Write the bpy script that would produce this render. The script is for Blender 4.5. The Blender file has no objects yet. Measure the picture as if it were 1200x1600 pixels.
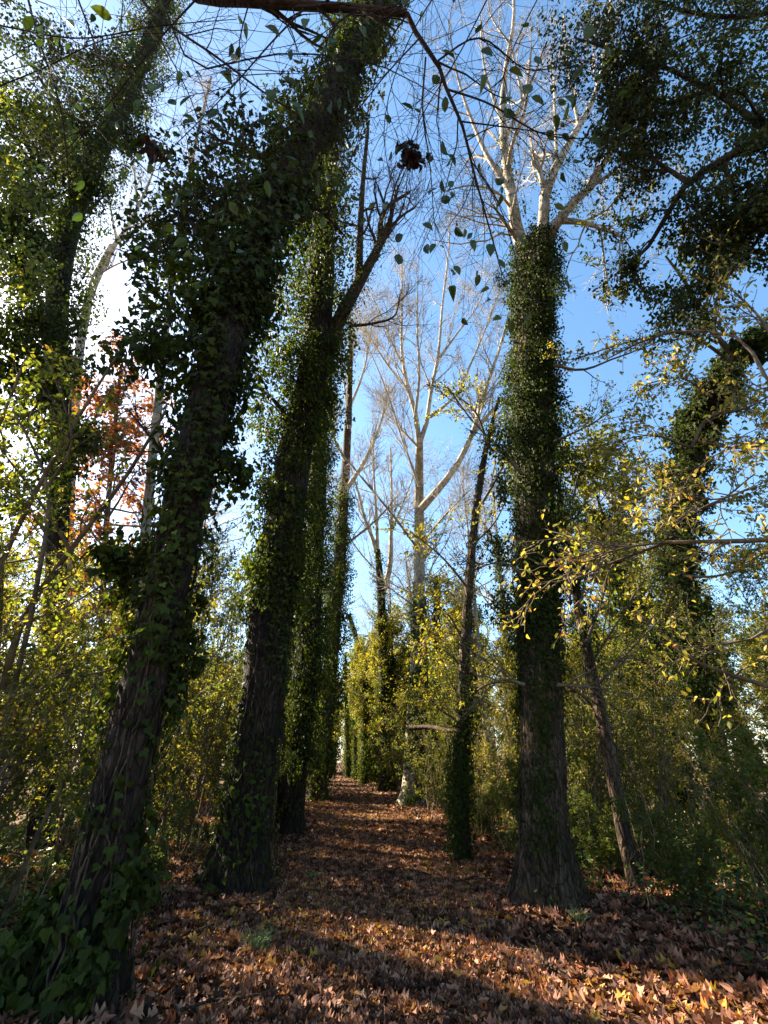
import bpy, math, random
import numpy as np
from mathutils import Vector
rng = np.random.default_rng(7); random.seed(7)
S = bpy.context.scene
R_ = math.radians
# ---------------------------------------------------------------- camera
F = 680.0; PITCH = R_(29.84); CAMZ = 1.6
cp, sp = math.cos(PITCH), math.sin(PITCH)
cam = bpy.data.cameras.new('camera'); camo = bpy.data.objects.new('camera', cam); S.collection.objects.link(camo)
camo.location = (0, 0, CAMZ); camo.rotation_euler = (math.pi/2 + PITCH, 0, 0)
cam.sensor_fit = 'VERTICAL'; cam.sensor_height = 36; cam.lens = 36*F/1600; cam.clip_start = .05; cam.clip_end = 2000
S.camera = camo
# ---------------------------------------------------------------- sky and sun
AZ, EL = R_(-60), R_(36)          # azimuth from +Y towards +X
w = bpy.data.worlds.new('World'); S.world = w; w.use_nodes = True
nt = w.node_tree; bg = nt.nodes['Background']
sky = nt.nodes.new('ShaderNodeTexSky'); sky.sky_type = 'NISHITA'; sky.sun_disc = False
sky.sun_elevation = EL; sky.sun_rotation = AZ; sky.air_density = 1.0; sky.dust_density = .7; sky.ozone_density = 1.6
hs = nt.nodes.new('ShaderNodeHueSaturation'); hs.inputs['Saturation'].default_value = 1.12; hs.inputs['Hue'].default_value = .492
nt.links.new(sky.outputs[0], hs.inputs['Color']); nt.links.new(hs.outputs[0], bg.inputs[0]); bg.inputs[1].default_value = .068
sun = bpy.data.lights.new('sun', 'SUN'); sun.energy = 5; sun.angle = R_(.5); sun.color = (1, .87, .67)
suno = bpy.data.objects.new('sun', sun); S.collection.objects.link(suno)
sd = Vector((math.sin(AZ)*math.cos(EL), math.cos(AZ)*math.cos(EL), math.sin(EL)))
suno.rotation_euler = sd.to_track_quat('Z', 'Y').to_euler(); suno.location = (-40, 20, 40)
S.view_settings.view_transform = 'Standard'; S.view_settings.look = 'None'
S.view_settings.exposure = 2.6; S.view_settings.gamma = 1
S.cycles.max_bounces = 6; S.cycles.diffuse_bounces = 3; S.cycles.transmission_bounces = 3

# ---------------------------------------------------------------- helpers
def P(px, py, Y=None, t=None):
    dx, dy = (px-600)/F, (800-py)/F
    d = np.array([dx, cp-dy*sp, sp+dy*cp])
    if t is None: t = Y/d[1]
    return np.array([0, 0, CAMZ]) + d*t
def depth(p): return float(p[1]*cp + (p[2]-CAMZ)*sp)
def G(px, py):                       # pixel on the ground plane
    dx, dy = (px-600)/F, (800-py)/F
    return P(px, py, t=-CAMZ/(sp+dy*cp))
def nrm(v): return v/(np.linalg.norm(v, axis=-1, keepdims=True)+1e-9)
_lat = rng.random((32, 32, 32))
def vnoise(p, s=1.0, o=0.0):
    q = np.asarray(p)*s + 100.3 + o*7.77
    i = np.floor(q).astype(int); f = q-i; f = f*f*(3-2*f); r = 0
    for a in (0, 1):
        for b in (0, 1):
            for c in (0, 1):
                wt = (f[..., 0] if a else 1-f[..., 0])*(f[..., 1] if b else 1-f[..., 1])*(f[..., 2] if c else 1-f[..., 2])
                r = r + wt*_lat[(i[..., 0]+a) % 32, (i[..., 1]+b) % 32, (i[..., 2]+c) % 32]
    return r
def xc(y): return .3 - .04*y - .0012*y*y
def hgt(x, y):
    x = np.asarray(x, float); y = np.asarray(y, float)
    p = np.stack([x, y, x*0], -1); d = np.abs(x-xc(np.clip(y, -20, 80)))
    b = np.clip((d-1.4)/2.5, 0, 1)
    return -.05 + b*b*(3-2*b)*.14 + (vnoise(p, .5)-.5)*.12*b + (vnoise(p, 2.1)-.5)*.05

def link(o, parent=None):
    S.collection.objects.link(o)
    if parent is not None: o.parent = parent
    return o
def mesh_obj(name, V, faces, mat, parent=None, org=(0, 0, 0), rnd=None, smooth=True):
    """faces: list of (F,k) int arrays"""
    me = bpy.data.meshes.new(name); V = np.asarray(V, np.float32)-np.asarray(org, np.float32)
    me.vertices.add(len(V)); me.vertices.foreach_set('co', V.ravel())
    tot = np.concatenate([np.full(len(f), f.shape[1]) for f in faces]); loops = np.concatenate([f.ravel() for f in faces])
    me.loops.add(len(loops)); me.loops.foreach_set('vertex_index', loops.astype(np.int32))
    me.polygons.add(len(tot)); me.polygons.foreach_set('loop_start', (np.cumsum(tot)-tot).astype(np.int32))
    me.polygons.foreach_set('use_smooth', np.full(len(tot), smooth))
    me.update(calc_edges=True)
    if rnd is not None:
        a = me.attributes.new('rnd', 'FLOAT', 'FACE'); a.data.foreach_set('value', rnd.astype(np.float32))
    me.materials.append(mat)
    o = bpy.data.objects.new(name, me)
    return link(o, parent)
def thing(name, label, cat, loc, group=None):
    o = bpy.data.objects.new(name, None); o.location = [float(a) for a in loc]; link(o)
    o.empty_display_size = .3
    tag(o, label, cat, group); return o
def tag(o, label=None, cat=None, group=None, kind=None):
    if label: o['label'] = label
    if cat: o['category'] = cat
    if group: o['group'] = group
    if kind: o['kind'] = kind
    return o
def copy_thing(root, loc, rz=0, sc=1, label=None, tilt=0):
    r = root.copy(); link(r); r.location = [float(a) for a in loc]; r.rotation_euler = (tilt, 0, rz)
    r.scale = (sc, sc, sc)
    if label: r['label'] = label
    for ch in kids[root.name]:
        c = ch.copy(); link(c); c.parent = r
    kids[r.name] = []
    return r
kids = {}

# ---- tubes
def resample(pts, n, vals=None):
    pts = np.asarray(pts, float)
    if len(pts) == 2: pts = np.array([pts[0], (pts[0]+pts[1])/2, pts[1]])
    if vals is not None and len(vals) != len(pts): vals = np.linspace(vals[0], vals[-1], len(pts))
    L = np.r_[0, np.cumsum(np.linalg.norm(np.diff(pts, axis=0), axis=1))]
    u = np.linspace(0, L[-1], n); k = np.clip(np.searchsorted(L, u, side='right')-1, 0, len(pts)-2)
    m = np.gradient(pts, L, axis=0); h = (L[k+1]-L[k])[:, None]; s = ((u-L[k])/(L[k+1]-L[k]))[:, None]
    out = (2*s**3-3*s**2+1)*pts[k] + (s**3-2*s**2+s)*h*m[k] + (-2*s**3+3*s**2)*pts[k+1] + (s**3-s**2)*h*m[k+1]
    if vals is None: return out
    return out, np.interp(u, L, vals)
class Tubes:
    def __init__(s): s.V = []; s.Fc = []; s.n = 0
    def add(s, Pp, Rr, sides=4):      # (B,N,3),(B,N)
        Pp = np.asarray(Pp, float); Rr = np.asarray(Rr, float)
        if Pp.ndim == 2: Pp = Pp[None]; Rr = Rr[None]
        B, N, _ = Pp.shape
        T = nrm(np.gradient(Pp, axis=1)); main = nrm(Pp[:, -1]-Pp[:, 0])
        ref = np.where(np.abs(main[:, 2:3]) > .8, np.array([[1., 0, 0]]), np.array([[0, 0, 1.]]))[:, None]
        U = nrm(np.cross(T, np.broadcast_to(ref, T.shape))); W = np.cross(T, U)
        a = np.arange(sides)/sides*2*np.pi
        V = Pp[:, :, None]+Rr[:, :, None, None]*(U[:, :, None]*np.cos(a)[:, None]+W[:, :, None]*np.sin(a)[:, None])
        s._push(V)
    def _push(s, V):
        B, N, k, _ = V.shape
        idx = s.n+np.arange(B*N*k).reshape(B, N, k); nx = np.roll(idx, -1, 2)
        f = np.stack([idx[:, :-1], nx[:, :-1], nx[:, 1:], idx[:, 1:]], -1).reshape(-1, 4)
        s.V.append(V.reshape(-1, 3)); s.Fc.append(f); s.n += B*N*k
    def trunk(s, pts, rad, sides=36, step=.1, flare=.8, rough=.07, seed=0, z0=0.):
        L = np.linalg.norm(np.diff(np.asarray(pts), axis=0), axis=1).sum()
        n = int(max(12, min(260, L/step))); p, r = resample(pts, n, rad)
        T = nrm(np.gradient(p, axis=0)); ref = np.array([0, 1., 0]); U = nrm(np.cross(ref, T)); W = np.cross(T, U)
        a = np.arange(sides)/sides*2*np.pi; h = (p[:, 2]-z0)[:, None]
        lob = (.5+.5*np.cos(a*5+seed+1.3*np.sin(a*2+seed)))[None]**1.6
        fl = 1+flare*np.exp(-np.clip(h, 0, 99)/.38)*(.3+1.1*lob)
        q = np.stack([np.cos(a)[None]*3.4+h*0, np.sin(a)[None]*3.4+h*0, h*.9+a[None]*0], -1)
        rid = np.abs(vnoise(q, 1, seed)-.5)*2+.5*np.abs(vnoise(q, 2.3, seed)-.5)*2
        lump = vnoise(np.stack([np.cos(a)[None]+h*0, np.sin(a)[None]+h*0, h*.5+a[None]*0], -1), 1, seed+3)-.5
        rr = r[:, None]*fl*(1+rough*(rid-.6)*1.6+.14*lump)
        V = p[:, None]+rr[..., None]*(U[:, None]*np.cos(a)[:, None]+W[:, None]*np.sin(a)[:, None])
        s._push(V[None]); return p, r
    def build(s, name, mat, parent=None, org=(0, 0, 0)):
        return mesh_obj(name, np.concatenate(s.V), [np.concatenate(s.Fc)], mat, parent, org)
def sprout(Pp, Rr, k, L, ang, up=.2, rf=.5, rmin=.006, n=6, wob=.18, smin=.15, taper=.6, jit=.35, side=None):
    """k children per parent polyline -> (M*k,n,3),(M*k,n)"""
    M, N, _ = Pp.shape; K = M*k
    par = np.repeat(np.arange(M), k); s = smin+(1-smin)*rng.random(K); u = s*(N-1); i = np.minimum(u.astype(int), N-2); f = (u-i)[:, None]
    p0 = Pp[par, i]*(1-f)+Pp[par, i+1]*f; r0 = Rr[par, i]*(1-f[:, 0])+Rr[par, i+1]*f[:, 0]
    T = nrm(Pp[par, i+1]-Pp[par, i]); q = rng.normal(size=(K, 3)); q = nrm(q-T*(q*T).sum(1, keepdims=True))
    if side is not None: q = nrm(q+np.asarray(side)); q = nrm(q-T*(q*T).sum(1, keepdims=True))
    a = ang*(1+.35*rng.normal(size=(K, 1))); d = T*np.cos(a)+q*np.sin(a)
    ln = L*(1-taper*s)*(1-jit+2*jit*rng.random(K))
    pts = [p0]; dd = d
    for j in range(n-1):
        dd = nrm(dd+rng.normal(size=(K, 3))*wob+np.array([0, 0, up])/(n-1)*1.0)
        pts.append(pts[-1]+dd*(ln/(n-1))[:, None])
    rr = np.maximum(r0*rf, rmin)[:, None]*np.linspace(1, .3, n)[None]
    return np.stack(pts, 1), np.maximum(rr, rmin*.55)
def lims(list_, n=12):
    a = [resample(p, n, r) for p, r in list_]
    return np.stack([x[0] for x in a]), np.stack([x[1] for x in a])

# ---- leaves
def half(o):                          # outline half -> two mirrored n-gons sharing the midrib
    k = len(o); V = [(0, 0, 0)]+o+[(0, 1, -.12)]+[(-x, y, z) for x, y, z in o]
    return np.array(V, float), [list(range(0, k+2)), [0, k+1]+list(range(2*k+1, k+1, -1))]
TPL = {
 'ovate': half([(.18, .16, .05), (.26, .42, .06), (.17, .74, .01)]),
 'small': half([(.32, .45, .05)]),
 'ivy':   half([(.24, -.13, .02), (.44, .02, .05), (.54, .30, -.01), (.29, .46, .06), (.17, .74, .03)]),
 'litter': half([(.26, -.10, .04), (.50, .12, .16), (.33, .28, .03), (.50, .56, .14), (.22, .66, .0)]),
 'maple': half([(.34, -.16, .05), (.16, .08, .05), (.62, .22, .14), (.30, .36, .03), (.52, .72, .10), (.17, .60, .01)]),
}
class Leaves:
    def __init__(s, tpl): s.t = tpl; s.V = []; s.rn = []; s.n = 0
    def add(s, pos, normal, tip, size, rnd=None, curl=1.0):
        Vt, Fs = TPL[s.t]; pos = np.asarray(pos); n = len(pos)
        if n == 0: return
        tip = nrm(tip); sidev = nrm(np.cross(tip, normal)); nn = np.cross(sidev, tip)
        size = np.broadcast_to(size, (n,))[:, None, None]
        c = (curl*(.4+1.6*rng.random(n)))[:, None, None]; wd = (.85+.4*rng.random(n))[:, None, None]
        V = pos[:, None]+size*(sidev[:, None]*Vt[None, :, 0:1]*wd+tip[:, None]*Vt[None, :, 1:2]+nn[:, None]*Vt[None, :, 2:3]*c)
        V = V+sidev[:, None]*size*(rng.normal(size=(n, 1, 1))*.16*Vt[None, :, 1:2]**2)+nn[:, None]*size*(rng.normal(size=(n, 1, 1))*.12*(Vt[None, :, 1:2]-.3)**2*2)
        s.V.append(V.reshape(-1, 3)); s.rn.append(rng.random(n) if rnd is None else np.clip(rnd, 0, 1)); s.n += n
    def count(s): return s.n
    def build(s, name, mat, parent=None, org=(0, 0, 0)):
        Vt, Fs = TPL[s.t]; k = len(Vt); r = np.concatenate(s.rn); base = np.arange(s.n)[:, None]*k
        fs = np.stack([base+np.array(f)[None] for f in Fs], 1).reshape(-1, len(Fs[0]))
        return mesh_obj(name, np.concatenate(s.V), [fs], mat, parent, org, np.repeat(r, 2), smooth=False)
def rv(n): return nrm(rng.normal(size=(n, 3)))
def twig_leaves(B, pts, per, size, droop=.35, smin=.15, clus=.03, hue=None):
    M, N, _ = pts.shape; par = np.repeat(np.arange(M), per); n = len(par)
    u = (smin+(1-smin)*rng.random(n))*(N-1); i = np.minimum(u.astype(int), N-2); f = (u-i)[:, None]
    p = pts[par, i]*(1-f)+pts[par, i+1]*f + rng.normal(size=(n, 3))*clus
    T = nrm(pts[par, i+1]-pts[par, i]); tip = nrm(T*.5+rv(n)*.9+np.array([0, 0, -droop]))
    nr = nrm(np.array([0, 0, .9])+rv(n)*.8); h = rng.random(M)[par]
    B.add(p, nr, tip, size*(.65+.7*rng.random(n)), .45*h+.55*rng.random(n) if hue is None else hue+.35*(rng.random(n)-.5))
def ivy_clumps(B, C, rad, per, size, out=None, droop=.8):
    """leaf clumps: centres (M,3), rad (M,)"""
    M = len(C)
    if M == 0: return
    par = np.repeat(np.arange(M), per); n = len(par); d = rv(n)
    q = d*(rng.random((n, 1))**.45)*np.broadcast_to(rad, (M,))[par][:, None]; q[:, 2] *= 1.25
    nr = nrm(d+np.array([0, 0, .55])+rv(n)*.5); tip = nrm(d*.35+np.array([0, 0, -droop])+rv(n)*.55)
    h = rng.random(M)[par]
    B.add(C[par]+q, nr, tip, size*(.55+.8*rng.random(n)), .4*h+.6*rng.random(n))
def ivy_skin(B, p, r, n, size, cov=None, lift=.03, zmin=0, zmax=99, z0=0):
    """leaves lying on a trunk; cov(h,ang)->0..1 keep probability"""
    N = len(p); u = rng.random(n)*(N-1); i = np.minimum(u.astype(int), N-2); f = (u-i)[:, None]
    c = p[i]*(1-f)+p[i+1]*f; rr = r[i]*(1-f[:, 0])+r[i+1]*f[:, 0]; T = nrm(p[i+1]-p[i])
    a = rng.random(n)*2*np.pi; h = c[:, 2]-z0
    ref = np.array([0, 1., 0]); U = nrm(np.cross(ref, T)); W = np.cross(T, U); d = U*np.cos(a)[:, None]+W*np.sin(a)[:, None]
    fl = 1+.55*np.exp(-np.clip(h, 0, 99)/.38)
    keep = (h > zmin) & (h < zmax)
    if cov is not None: keep &= rng.random(n) < cov(h, a)
    nz = vnoise(np.stack([np.cos(a)*1.3, np.sin(a)*1.3, h*.8], -1), 1, len(p)); keep &= (rng.random(n) < np.clip((nz-.25)*2.6, .12, 1))
    pos = c+d*((rr*fl+.01)[:, None]+rng.random((n, 1))**2*lift*(1+2*nz[:, None])); m = keep
    nr = nrm(d+rv(n)*.45); tip = nrm(np.array([0, 0, -.9])+rv(n)*.55+d*.25)
    B.add(pos[m], nr[m], tip[m], size*(.5+.8*rng.random(m.sum())), .5*nz[m]+.5*rng.random(m.sum()))
def along(p, r, n, spread, smin=0, smax=1, pw=1.0):
    """clump centres around a trunk"""
    N = len(p); u = (smin+(smax-smin)*rng.random(n))*(N-1); i = np.minimum(u.astype(int), N-2); f = (u-i)[:, None]
    c = p[i]*(1-f)+p[i+1]*f; rr = r[i]; d = rv(n); d[:, 2] *= .4; d = nrm(d)
    return c+d*(rr+spread*rng.random(n)**pw)[:, None]
def blobs(lst):
    out = []
    for px, py, Rp, t, n in lst:
        c = P(px, py, t=t); d = rv(n)*(rng.random((n, 1))**.4)*Rp/F*t; out.append(c+d)
    return np.concatenate(out)

# ---------------------------------------------------------------- materials
def M_(name):
    m = bpy.data.materials.new(name); m.use_nodes = True; t = m.node_tree; return m, t, t.nodes['Principled BSDF'], t.nodes['Material Output']
def ramp(t, stops):
    r = t.nodes.new('ShaderNodeValToRGB'); e = r.color_ramp.elements
    while len(e) < len(stops): e.new(.5)
    for x, (p, c) in zip(e, stops): x.position = p; x.color = (*c, 1)
    return r
def leaf_mat(name, stops, trans=.45, rough=.45, spec=.3, tsat=1.0):
    m, t, b, o = M_(name); L = t.links.new
    a = t.nodes.new('ShaderNodeAttribute'); a.attribute_name = 'rnd'; r = ramp(t, stops); L(a.outputs['Fac'], r.inputs[0])
    L(r.outputs[0], b.inputs['Base Color']); b.inputs['Roughness'].default_value = rough; b.inputs['Specular IOR Level'].default_value = spec
    tr = t.nodes.new('ShaderNodeBsdfTranslucent'); g = t.nodes.new('ShaderNodeMixRGB'); g.blend_type = 'MULTIPLY'; g.inputs[0].default_value = 1
    g.inputs[2].default_value = (1.5*tsat, 1.6*tsat, .55*tsat, 1); L(r.outputs[0], g.inputs[1]); L(g.outputs[0], tr.inputs[0])
    mx = t.nodes.new('ShaderNodeMixShader'); mx.inputs[0].default_value = trans; L(b.outputs[0], mx.inputs[1]); L(tr.outputs[0], mx.inputs[2]); L(mx.outputs[0], o.inputs[0])
    return m
def bark_mat(name, c1, c2, c3, sc=14, zs=.13, bump=.6, spots=None):
    m, t, b, o = M_(name); L = t.links.new
    tc = t.nodes.new('ShaderNodeTexCoord'); mp = t.nodes.new('ShaderNodeMapping'); mp.inputs['Scale'].default_value = (1, 1, zs)
    dn = t.nodes.new('ShaderNodeTexNoise'); dn.inputs['Scale'].default_value = 3; dn.inputs['Detail'].default_value = 3; L(tc.outputs['Object'], dn.inputs[0])
    dm = t.nodes.new('ShaderNodeVectorMath'); dm.operation = 'MULTIPLY_ADD'; L(dn.outputs['Color'], dm.inputs[0]); dm.inputs[1].default_value = (.16, .16, .3); L(tc.outputs['Object'], dm.inputs[2]); L(dm.outputs[0], mp.inputs[0])
    n = t.nodes.new('ShaderNodeTexNoise'); n.inputs['Scale'].default_value = sc; n.inputs['Detail'].default_value = 8; n.inputs['Roughness'].default_value = .65; L(mp.outputs[0], n.inputs[0])
    v = t.nodes.new('ShaderNodeTexVoronoi'); v.feature = 'DISTANCE_TO_EDGE'; v.inputs['Scale'].default_value = sc*1.1; L(mp.outputs[0], v.inputs[0])
    r = ramp(t, [(.3, c1), (.52, c2), (.75, c3)]); L(n.outputs[0], r.inputs[0])
    n2 = t.nodes.new('ShaderNodeTexNoise'); n2.inputs['Scale'].default_value = 2.2; n2.inputs['Detail'].default_value = 5; L(tc.outputs['Object'], n2.inputs[0])
    r2 = ramp(t, [(.35, (.6, .6, .6)), (.62, (1.15, 1.12, 1.0))] if spots is None else spots); L(n2.outputs[0], r2.inputs[0])
    mu = t.nodes.new('ShaderNodeMixRGB'); mu.blend_type = 'MULTIPLY'; mu.inputs[0].default_value = 1; L(r.outputs[0], mu.inputs[1]); L(r2.outputs[0], mu.inputs[2])
    cr = ramp(t, [(0, (.25, .22, .2)), (.12, (1, 1, 1))]); L(v.outputs[0], cr.inputs[0]); m3 = t.nodes.new('ShaderNodeMixRGB'); m3.blend_type = 'MULTIPLY'; m3.inputs[0].default_value = min(1, bump); L(mu.outputs[0], m3.inputs[1]); L(cr.outputs[0], m3.inputs[2])
    L(m3.outputs[0], b.inputs['Base Color']); b.inputs['Roughness'].default_value = .9; b.inputs['Specular IOR Level'].default_value = .15
    ad = t.nodes.new('ShaderNodeMath'); ad.operation = 'MULTIPLY_ADD'; L(v.outputs[0], ad.inputs[0]); ad.inputs[1].default_value = 1.6; L(n.outputs[0], ad.inputs[2])
    bp = t.nodes.new('ShaderNodeBump'); bp.inputs['Strength'].default_value = bump; bp.inputs['Distance'].default_value = .05; L(ad.outputs[0], bp.inputs['Height']); L(bp.outputs[0], b.inputs['Normal'])
    return m
M = {}
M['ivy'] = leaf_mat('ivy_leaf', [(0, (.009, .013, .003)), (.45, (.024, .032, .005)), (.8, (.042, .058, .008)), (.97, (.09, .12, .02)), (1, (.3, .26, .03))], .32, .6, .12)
M['ivyfar'] = leaf_mat('ivy_leaf_pale', [(0, (.016, .024, .005)), (.5, (.038, .05, .008)), (.85, (.09, .105, .015)), (1, (.24, .21, .03))], .42, .6, .12)  # paler, more translucent ivy leaf colours, mainly for trees farther back
M['dark'] = leaf_mat('evergreen_leaf', [(0, (.01, .015, .004)), (.55, (.024, .032, .007)), (.9, (.065, .07, .012)), (1, (.22, .18, .03))], .35, .55, .14)
M['olive'] = leaf_mat('thicket_leaf', [(0, (.035, .05, .012)), (.45, (.075, .088, .017)), (.75, (.14, .135, .025)), (.93, (.25, .19, .035)), (1, (.30, .10, .03))], .58)
M['gold'] = leaf_mat('golden_leaf', [(0, (.05, .06, .014)), (.4, (.12, .115, .022)), (.75, (.24, .185, .03)), (.95, (.36, .2, .03)), (1, (.36, .10, .03))], .6)
M['green'] = leaf_mat('fresh_leaf', [(0, (.03, .05, .012)), (.5, (.065, .085, .016)), (.85, (.13, .14, .022)), (1, (.25, .22, .03))], .55)
M['red'] = leaf_mat('orange_leaf', [(0, (.06, .05, .015)), (.3, (.15, .04, .02)), (.6, (.24, .07, .03)), (.85, (.28, .12, .035)), (1, (.26, .2, .04))], .45)
M['rust'] = leaf_mat('rusty_leaf', [(0, (.05, .07, .02)), (.4, (.16, .15, .03)), (.65, (.36, .26, .05)), (.88, (.42, .24, .06)), (1, (.45, .12, .04))], .45)
M['twigleaf'] = leaf_mat('hanging_leaf', [(0, (.02, .035, .012)), (.7, (.04, .07, .015)), (1, (.14, .16, .02))], .25)
M['deadleaf'] = leaf_mat('dead_leaf', [(0, (.02, .012, .01)), (.7, (.05, .02, .015)), (1, (.14, .03, .02))], .15)
M['litter'] = leaf_mat('fallen_leaf', [(0, (.018, .008, .005)), (.25, (.06, .024, .012)), (.5, (.17, .066, .036)), (.72, (.29, .13, .08)), (.88, (.40, .21, .13)), (.94, (.28, .06, .02)), (.98, (.42, .22, .04)), (1, (.22, .2, .04))], .2, .6, .2, .75)
M['groundleaf'] = leaf_mat('ground_plant_leaf', [(0, (.02, .045, .012)), (.6, (.06, .095, .02)), (.9, (.16, .17, .03)), (1, (.3, .22, .04))], .35)
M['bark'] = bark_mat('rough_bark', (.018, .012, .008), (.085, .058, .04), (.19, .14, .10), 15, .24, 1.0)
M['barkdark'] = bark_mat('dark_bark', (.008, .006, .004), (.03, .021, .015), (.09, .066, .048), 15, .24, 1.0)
M['pale'] = bark_mat('pale_bark', (.10, .08, .06), (.30, .26, .20), (.46, .41, .33), 7, 1.2, .3)
M['limb'] = bark_mat('pale_branch_bark', (.14, .115, .09), (.40, .35, .29), (.58, .53, .46), 10, .4, .2)
M['twig'] = bark_mat('twig_bark', (.05, .035, .025), (.13, .10, .07), (.22, .17, .12), 10, .4, .2)
M['twigdark'] = bark_mat('dark_twig_bark', (.012, .009, .007), (.035, .026, .02), (.07, .05, .04), 14, .3, .4)
M['stalk'] = bark_mat('dry_stalk', (.16, .11, .06), (.32, .24, .14), (.45, .36, .24), 10, .4, .1)
def ground_mat(name, dark, mid, lite, vs):
    m, t, b, o = M_(name); L = t.links.new; tc = t.nodes.new('ShaderNodeTexCoord')
    v = t.nodes.new('ShaderNodeTexVoronoi'); v.inputs['Scale'].default_value = vs; v.inputs['Randomness'].default_value = 1; L(tc.outputs['Object'], v.inputs[0])
    sep = t.nodes.new('ShaderNodeSeparateColor'); L(v.outputs['Color'], sep.inputs[0])
    n = t.nodes.new('ShaderNodeTexNoise'); n.inputs['Scale'].default_value = .9; n.inputs['Detail'].default_value = 9; L(tc.outputs['Object'], n.inputs[0])
    ad = t.nodes.new('ShaderNodeMath'); ad.operation = 'MULTIPLY_ADD'; L(sep.outputs[0], ad.inputs[0]); ad.inputs[1].default_value = .6; 
    m2 = t.nodes.new('ShaderNodeMath'); m2.operation = 'MULTIPLY'; m2.inputs[1].default_value = .5; L(n.outputs[0], m2.inputs[0]); L(m2.outputs[0], ad.inputs[2])
    r = ramp(t, [(.2, dark), (.5, mid), (.8, lite)]); L(ad.outputs[0], r.inputs[0]); L(r.outputs[0], b.inputs['Base Color'])
    b.inputs['Roughness'].default_value = .95; b.inputs['Specular IOR Level'].default_value = .1
    bp = t.nodes.new('ShaderNodeBump'); bp.inputs['Strength'].default_value = .9; bp.inputs['Distance'].default_value = .04; L(sep.outputs[1], bp.inputs['Height']); L(bp.outputs[0], b.inputs['Normal'])
    return m
M['ground'] = ground_mat('forest_floor', (.02, .011, .007), (.07, .036, .02), (.16, .09, .05), 14)
M['path'] = ground_mat('trodden_leaf_path', (.02, .011, .007), (.085, .045, .028), (.2, .11, .07), 26)
for k in ('ivy', ): pass

# ---------------------------------------------------------------- ground, path
def axis(lo, hi, fine_lo, fine_hi, st, big): 
    a = np.arange(fine_lo, fine_hi+st*.5, st); l = fine_lo-np.geomspace(st, fine_lo-lo, big)[::1]; h = fine_hi+np.geomspace(st, hi-fine_hi, big)
    return np.r_[l[::-1], a, h]
gx = axis(-600, 600, -14, 14, .25, 22); gy = axis(-300, 1200, -4, 50, .25, 22)
X, Y = np.meshgrid(gx, gy); Z = hgt(X, Y)
idx = np.arange(X.size).reshape(X.shape); f = np.stack([idx[:-1, :-1], idx[:-1, 1:], idx[1:, 1:], idx[1:, :-1]], -1).reshape(-1, 4)
tag(mesh_obj('ground', np.stack([X, Y, Z], -1).reshape(-1, 3), [f], M['ground']), kind='structure')
ys = np.arange(-6, 85, .25); us = np.linspace(-1, 1, 17); wd = 1.25+.25*(vnoise(np.stack([ys, ys*0, ys*0], -1), .4)-.5)
PX = xc(ys)[:, None]+us[None]*wd[:, None]; PY = ys[:, None]+us[None]*0
PZ = hgt(PX, PY)+.012*(1-np.abs(us[None])**6)-.02*(np.abs(us[None])**8)
idx = np.arange(PX.size).reshape(PX.shape); f = np.stack([idx[:-1, :-1], idx[:-1, 1:], idx[1:, 1:], idx[1:, :-1]], -1).reshape(-1, 4)
tag(mesh_obj('path', np.stack([PX, PY, PZ], -1).reshape(-1, 3), [f], M['path']), kind='structure')

# ---------------------------------------------------------------- fallen leaves
def litter(n, y0, y1, xw, size, B):
    y = y0+(y1-y0)*rng.random(n); x = xc(y)+(rng.random(n)*2-1)*xw
    x = np.where(rng.random(n) < .35, xc(y)+(rng.normal(size=n))*xw*.45, x)
    z = hgt(x, y)+.01+.035*rng.random(n)
    nr = nrm(np.array([0, 0, 1.])+rv(n)*(.32+.45*(rng.random((n, 1))**2))); t = rv(n); t[:, 2] *= .15; t -= nr*(t*nr).sum(1, keepdims=True)
    B.add(np.stack([x, y, z], -1), nr, t, size*(.6+.75*rng.random(n)), None, 2.2)
def litter2(B, n, y0, y1, lo, hi, size, tilt, lift):
    y = y0+(y1-y0)*rng.random(n); d = lo+(hi-lo)*rng.random(n); x = xc(y)+d*rng.choice([-1, 1], n); z = hgt(x, y)+.012+lift*rng.random(n)
    nr = nrm(np.array([0, 0, 1.])+rv(n)*(tilt+.5*(rng.random((n, 1))**3))); t = rv(n); t[:, 2] *= .15; t -= nr*(t*nr).sum(1, keepdims=True)
    pt = vnoise(np.stack([x, y, z*0], -1), .8, 5)
    B.add(np.stack([x, y, z], -1), nr, t, size*(.35+.9*rng.random(n)**.8), np.clip(rng.random(n)*.97+(pt-.5)*.3, 0, .985)*1.0, 1.8)
B = Leaves('litter')
litter2(B, 26000, 2.2, 12, 0, 1.35, .085, .22, .02); litter2(B, 12000, 12, 30, 0, 1.4, .10, .25, .02)
litter2(B, 34000, 2.2, 12, 1.1, 7, .098, .30, .035); litter2(B, 20000, 12, 28, 1.2, 8, .12, .36, .04); litter2(B, 9000, 28, 80, 0, 9, .16, .3, .03)
_b = Leaves('ovate'); litter2(_b, 24000, 2.2, 16, 0, 6, .075, .4, .05); _o = _b.build('small_leaf_litter', M['litter']); tag(_o, 'small oval fallen leaves mixed in among the lobed ones', 'fallen leaves', kind='stuff')
tag(B.build('leaf_litter', M['litter']), 'brown fallen lobed leaves carpeting the path and the floor around the trunks', 'fallen leaves', kind='stuff')

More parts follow.
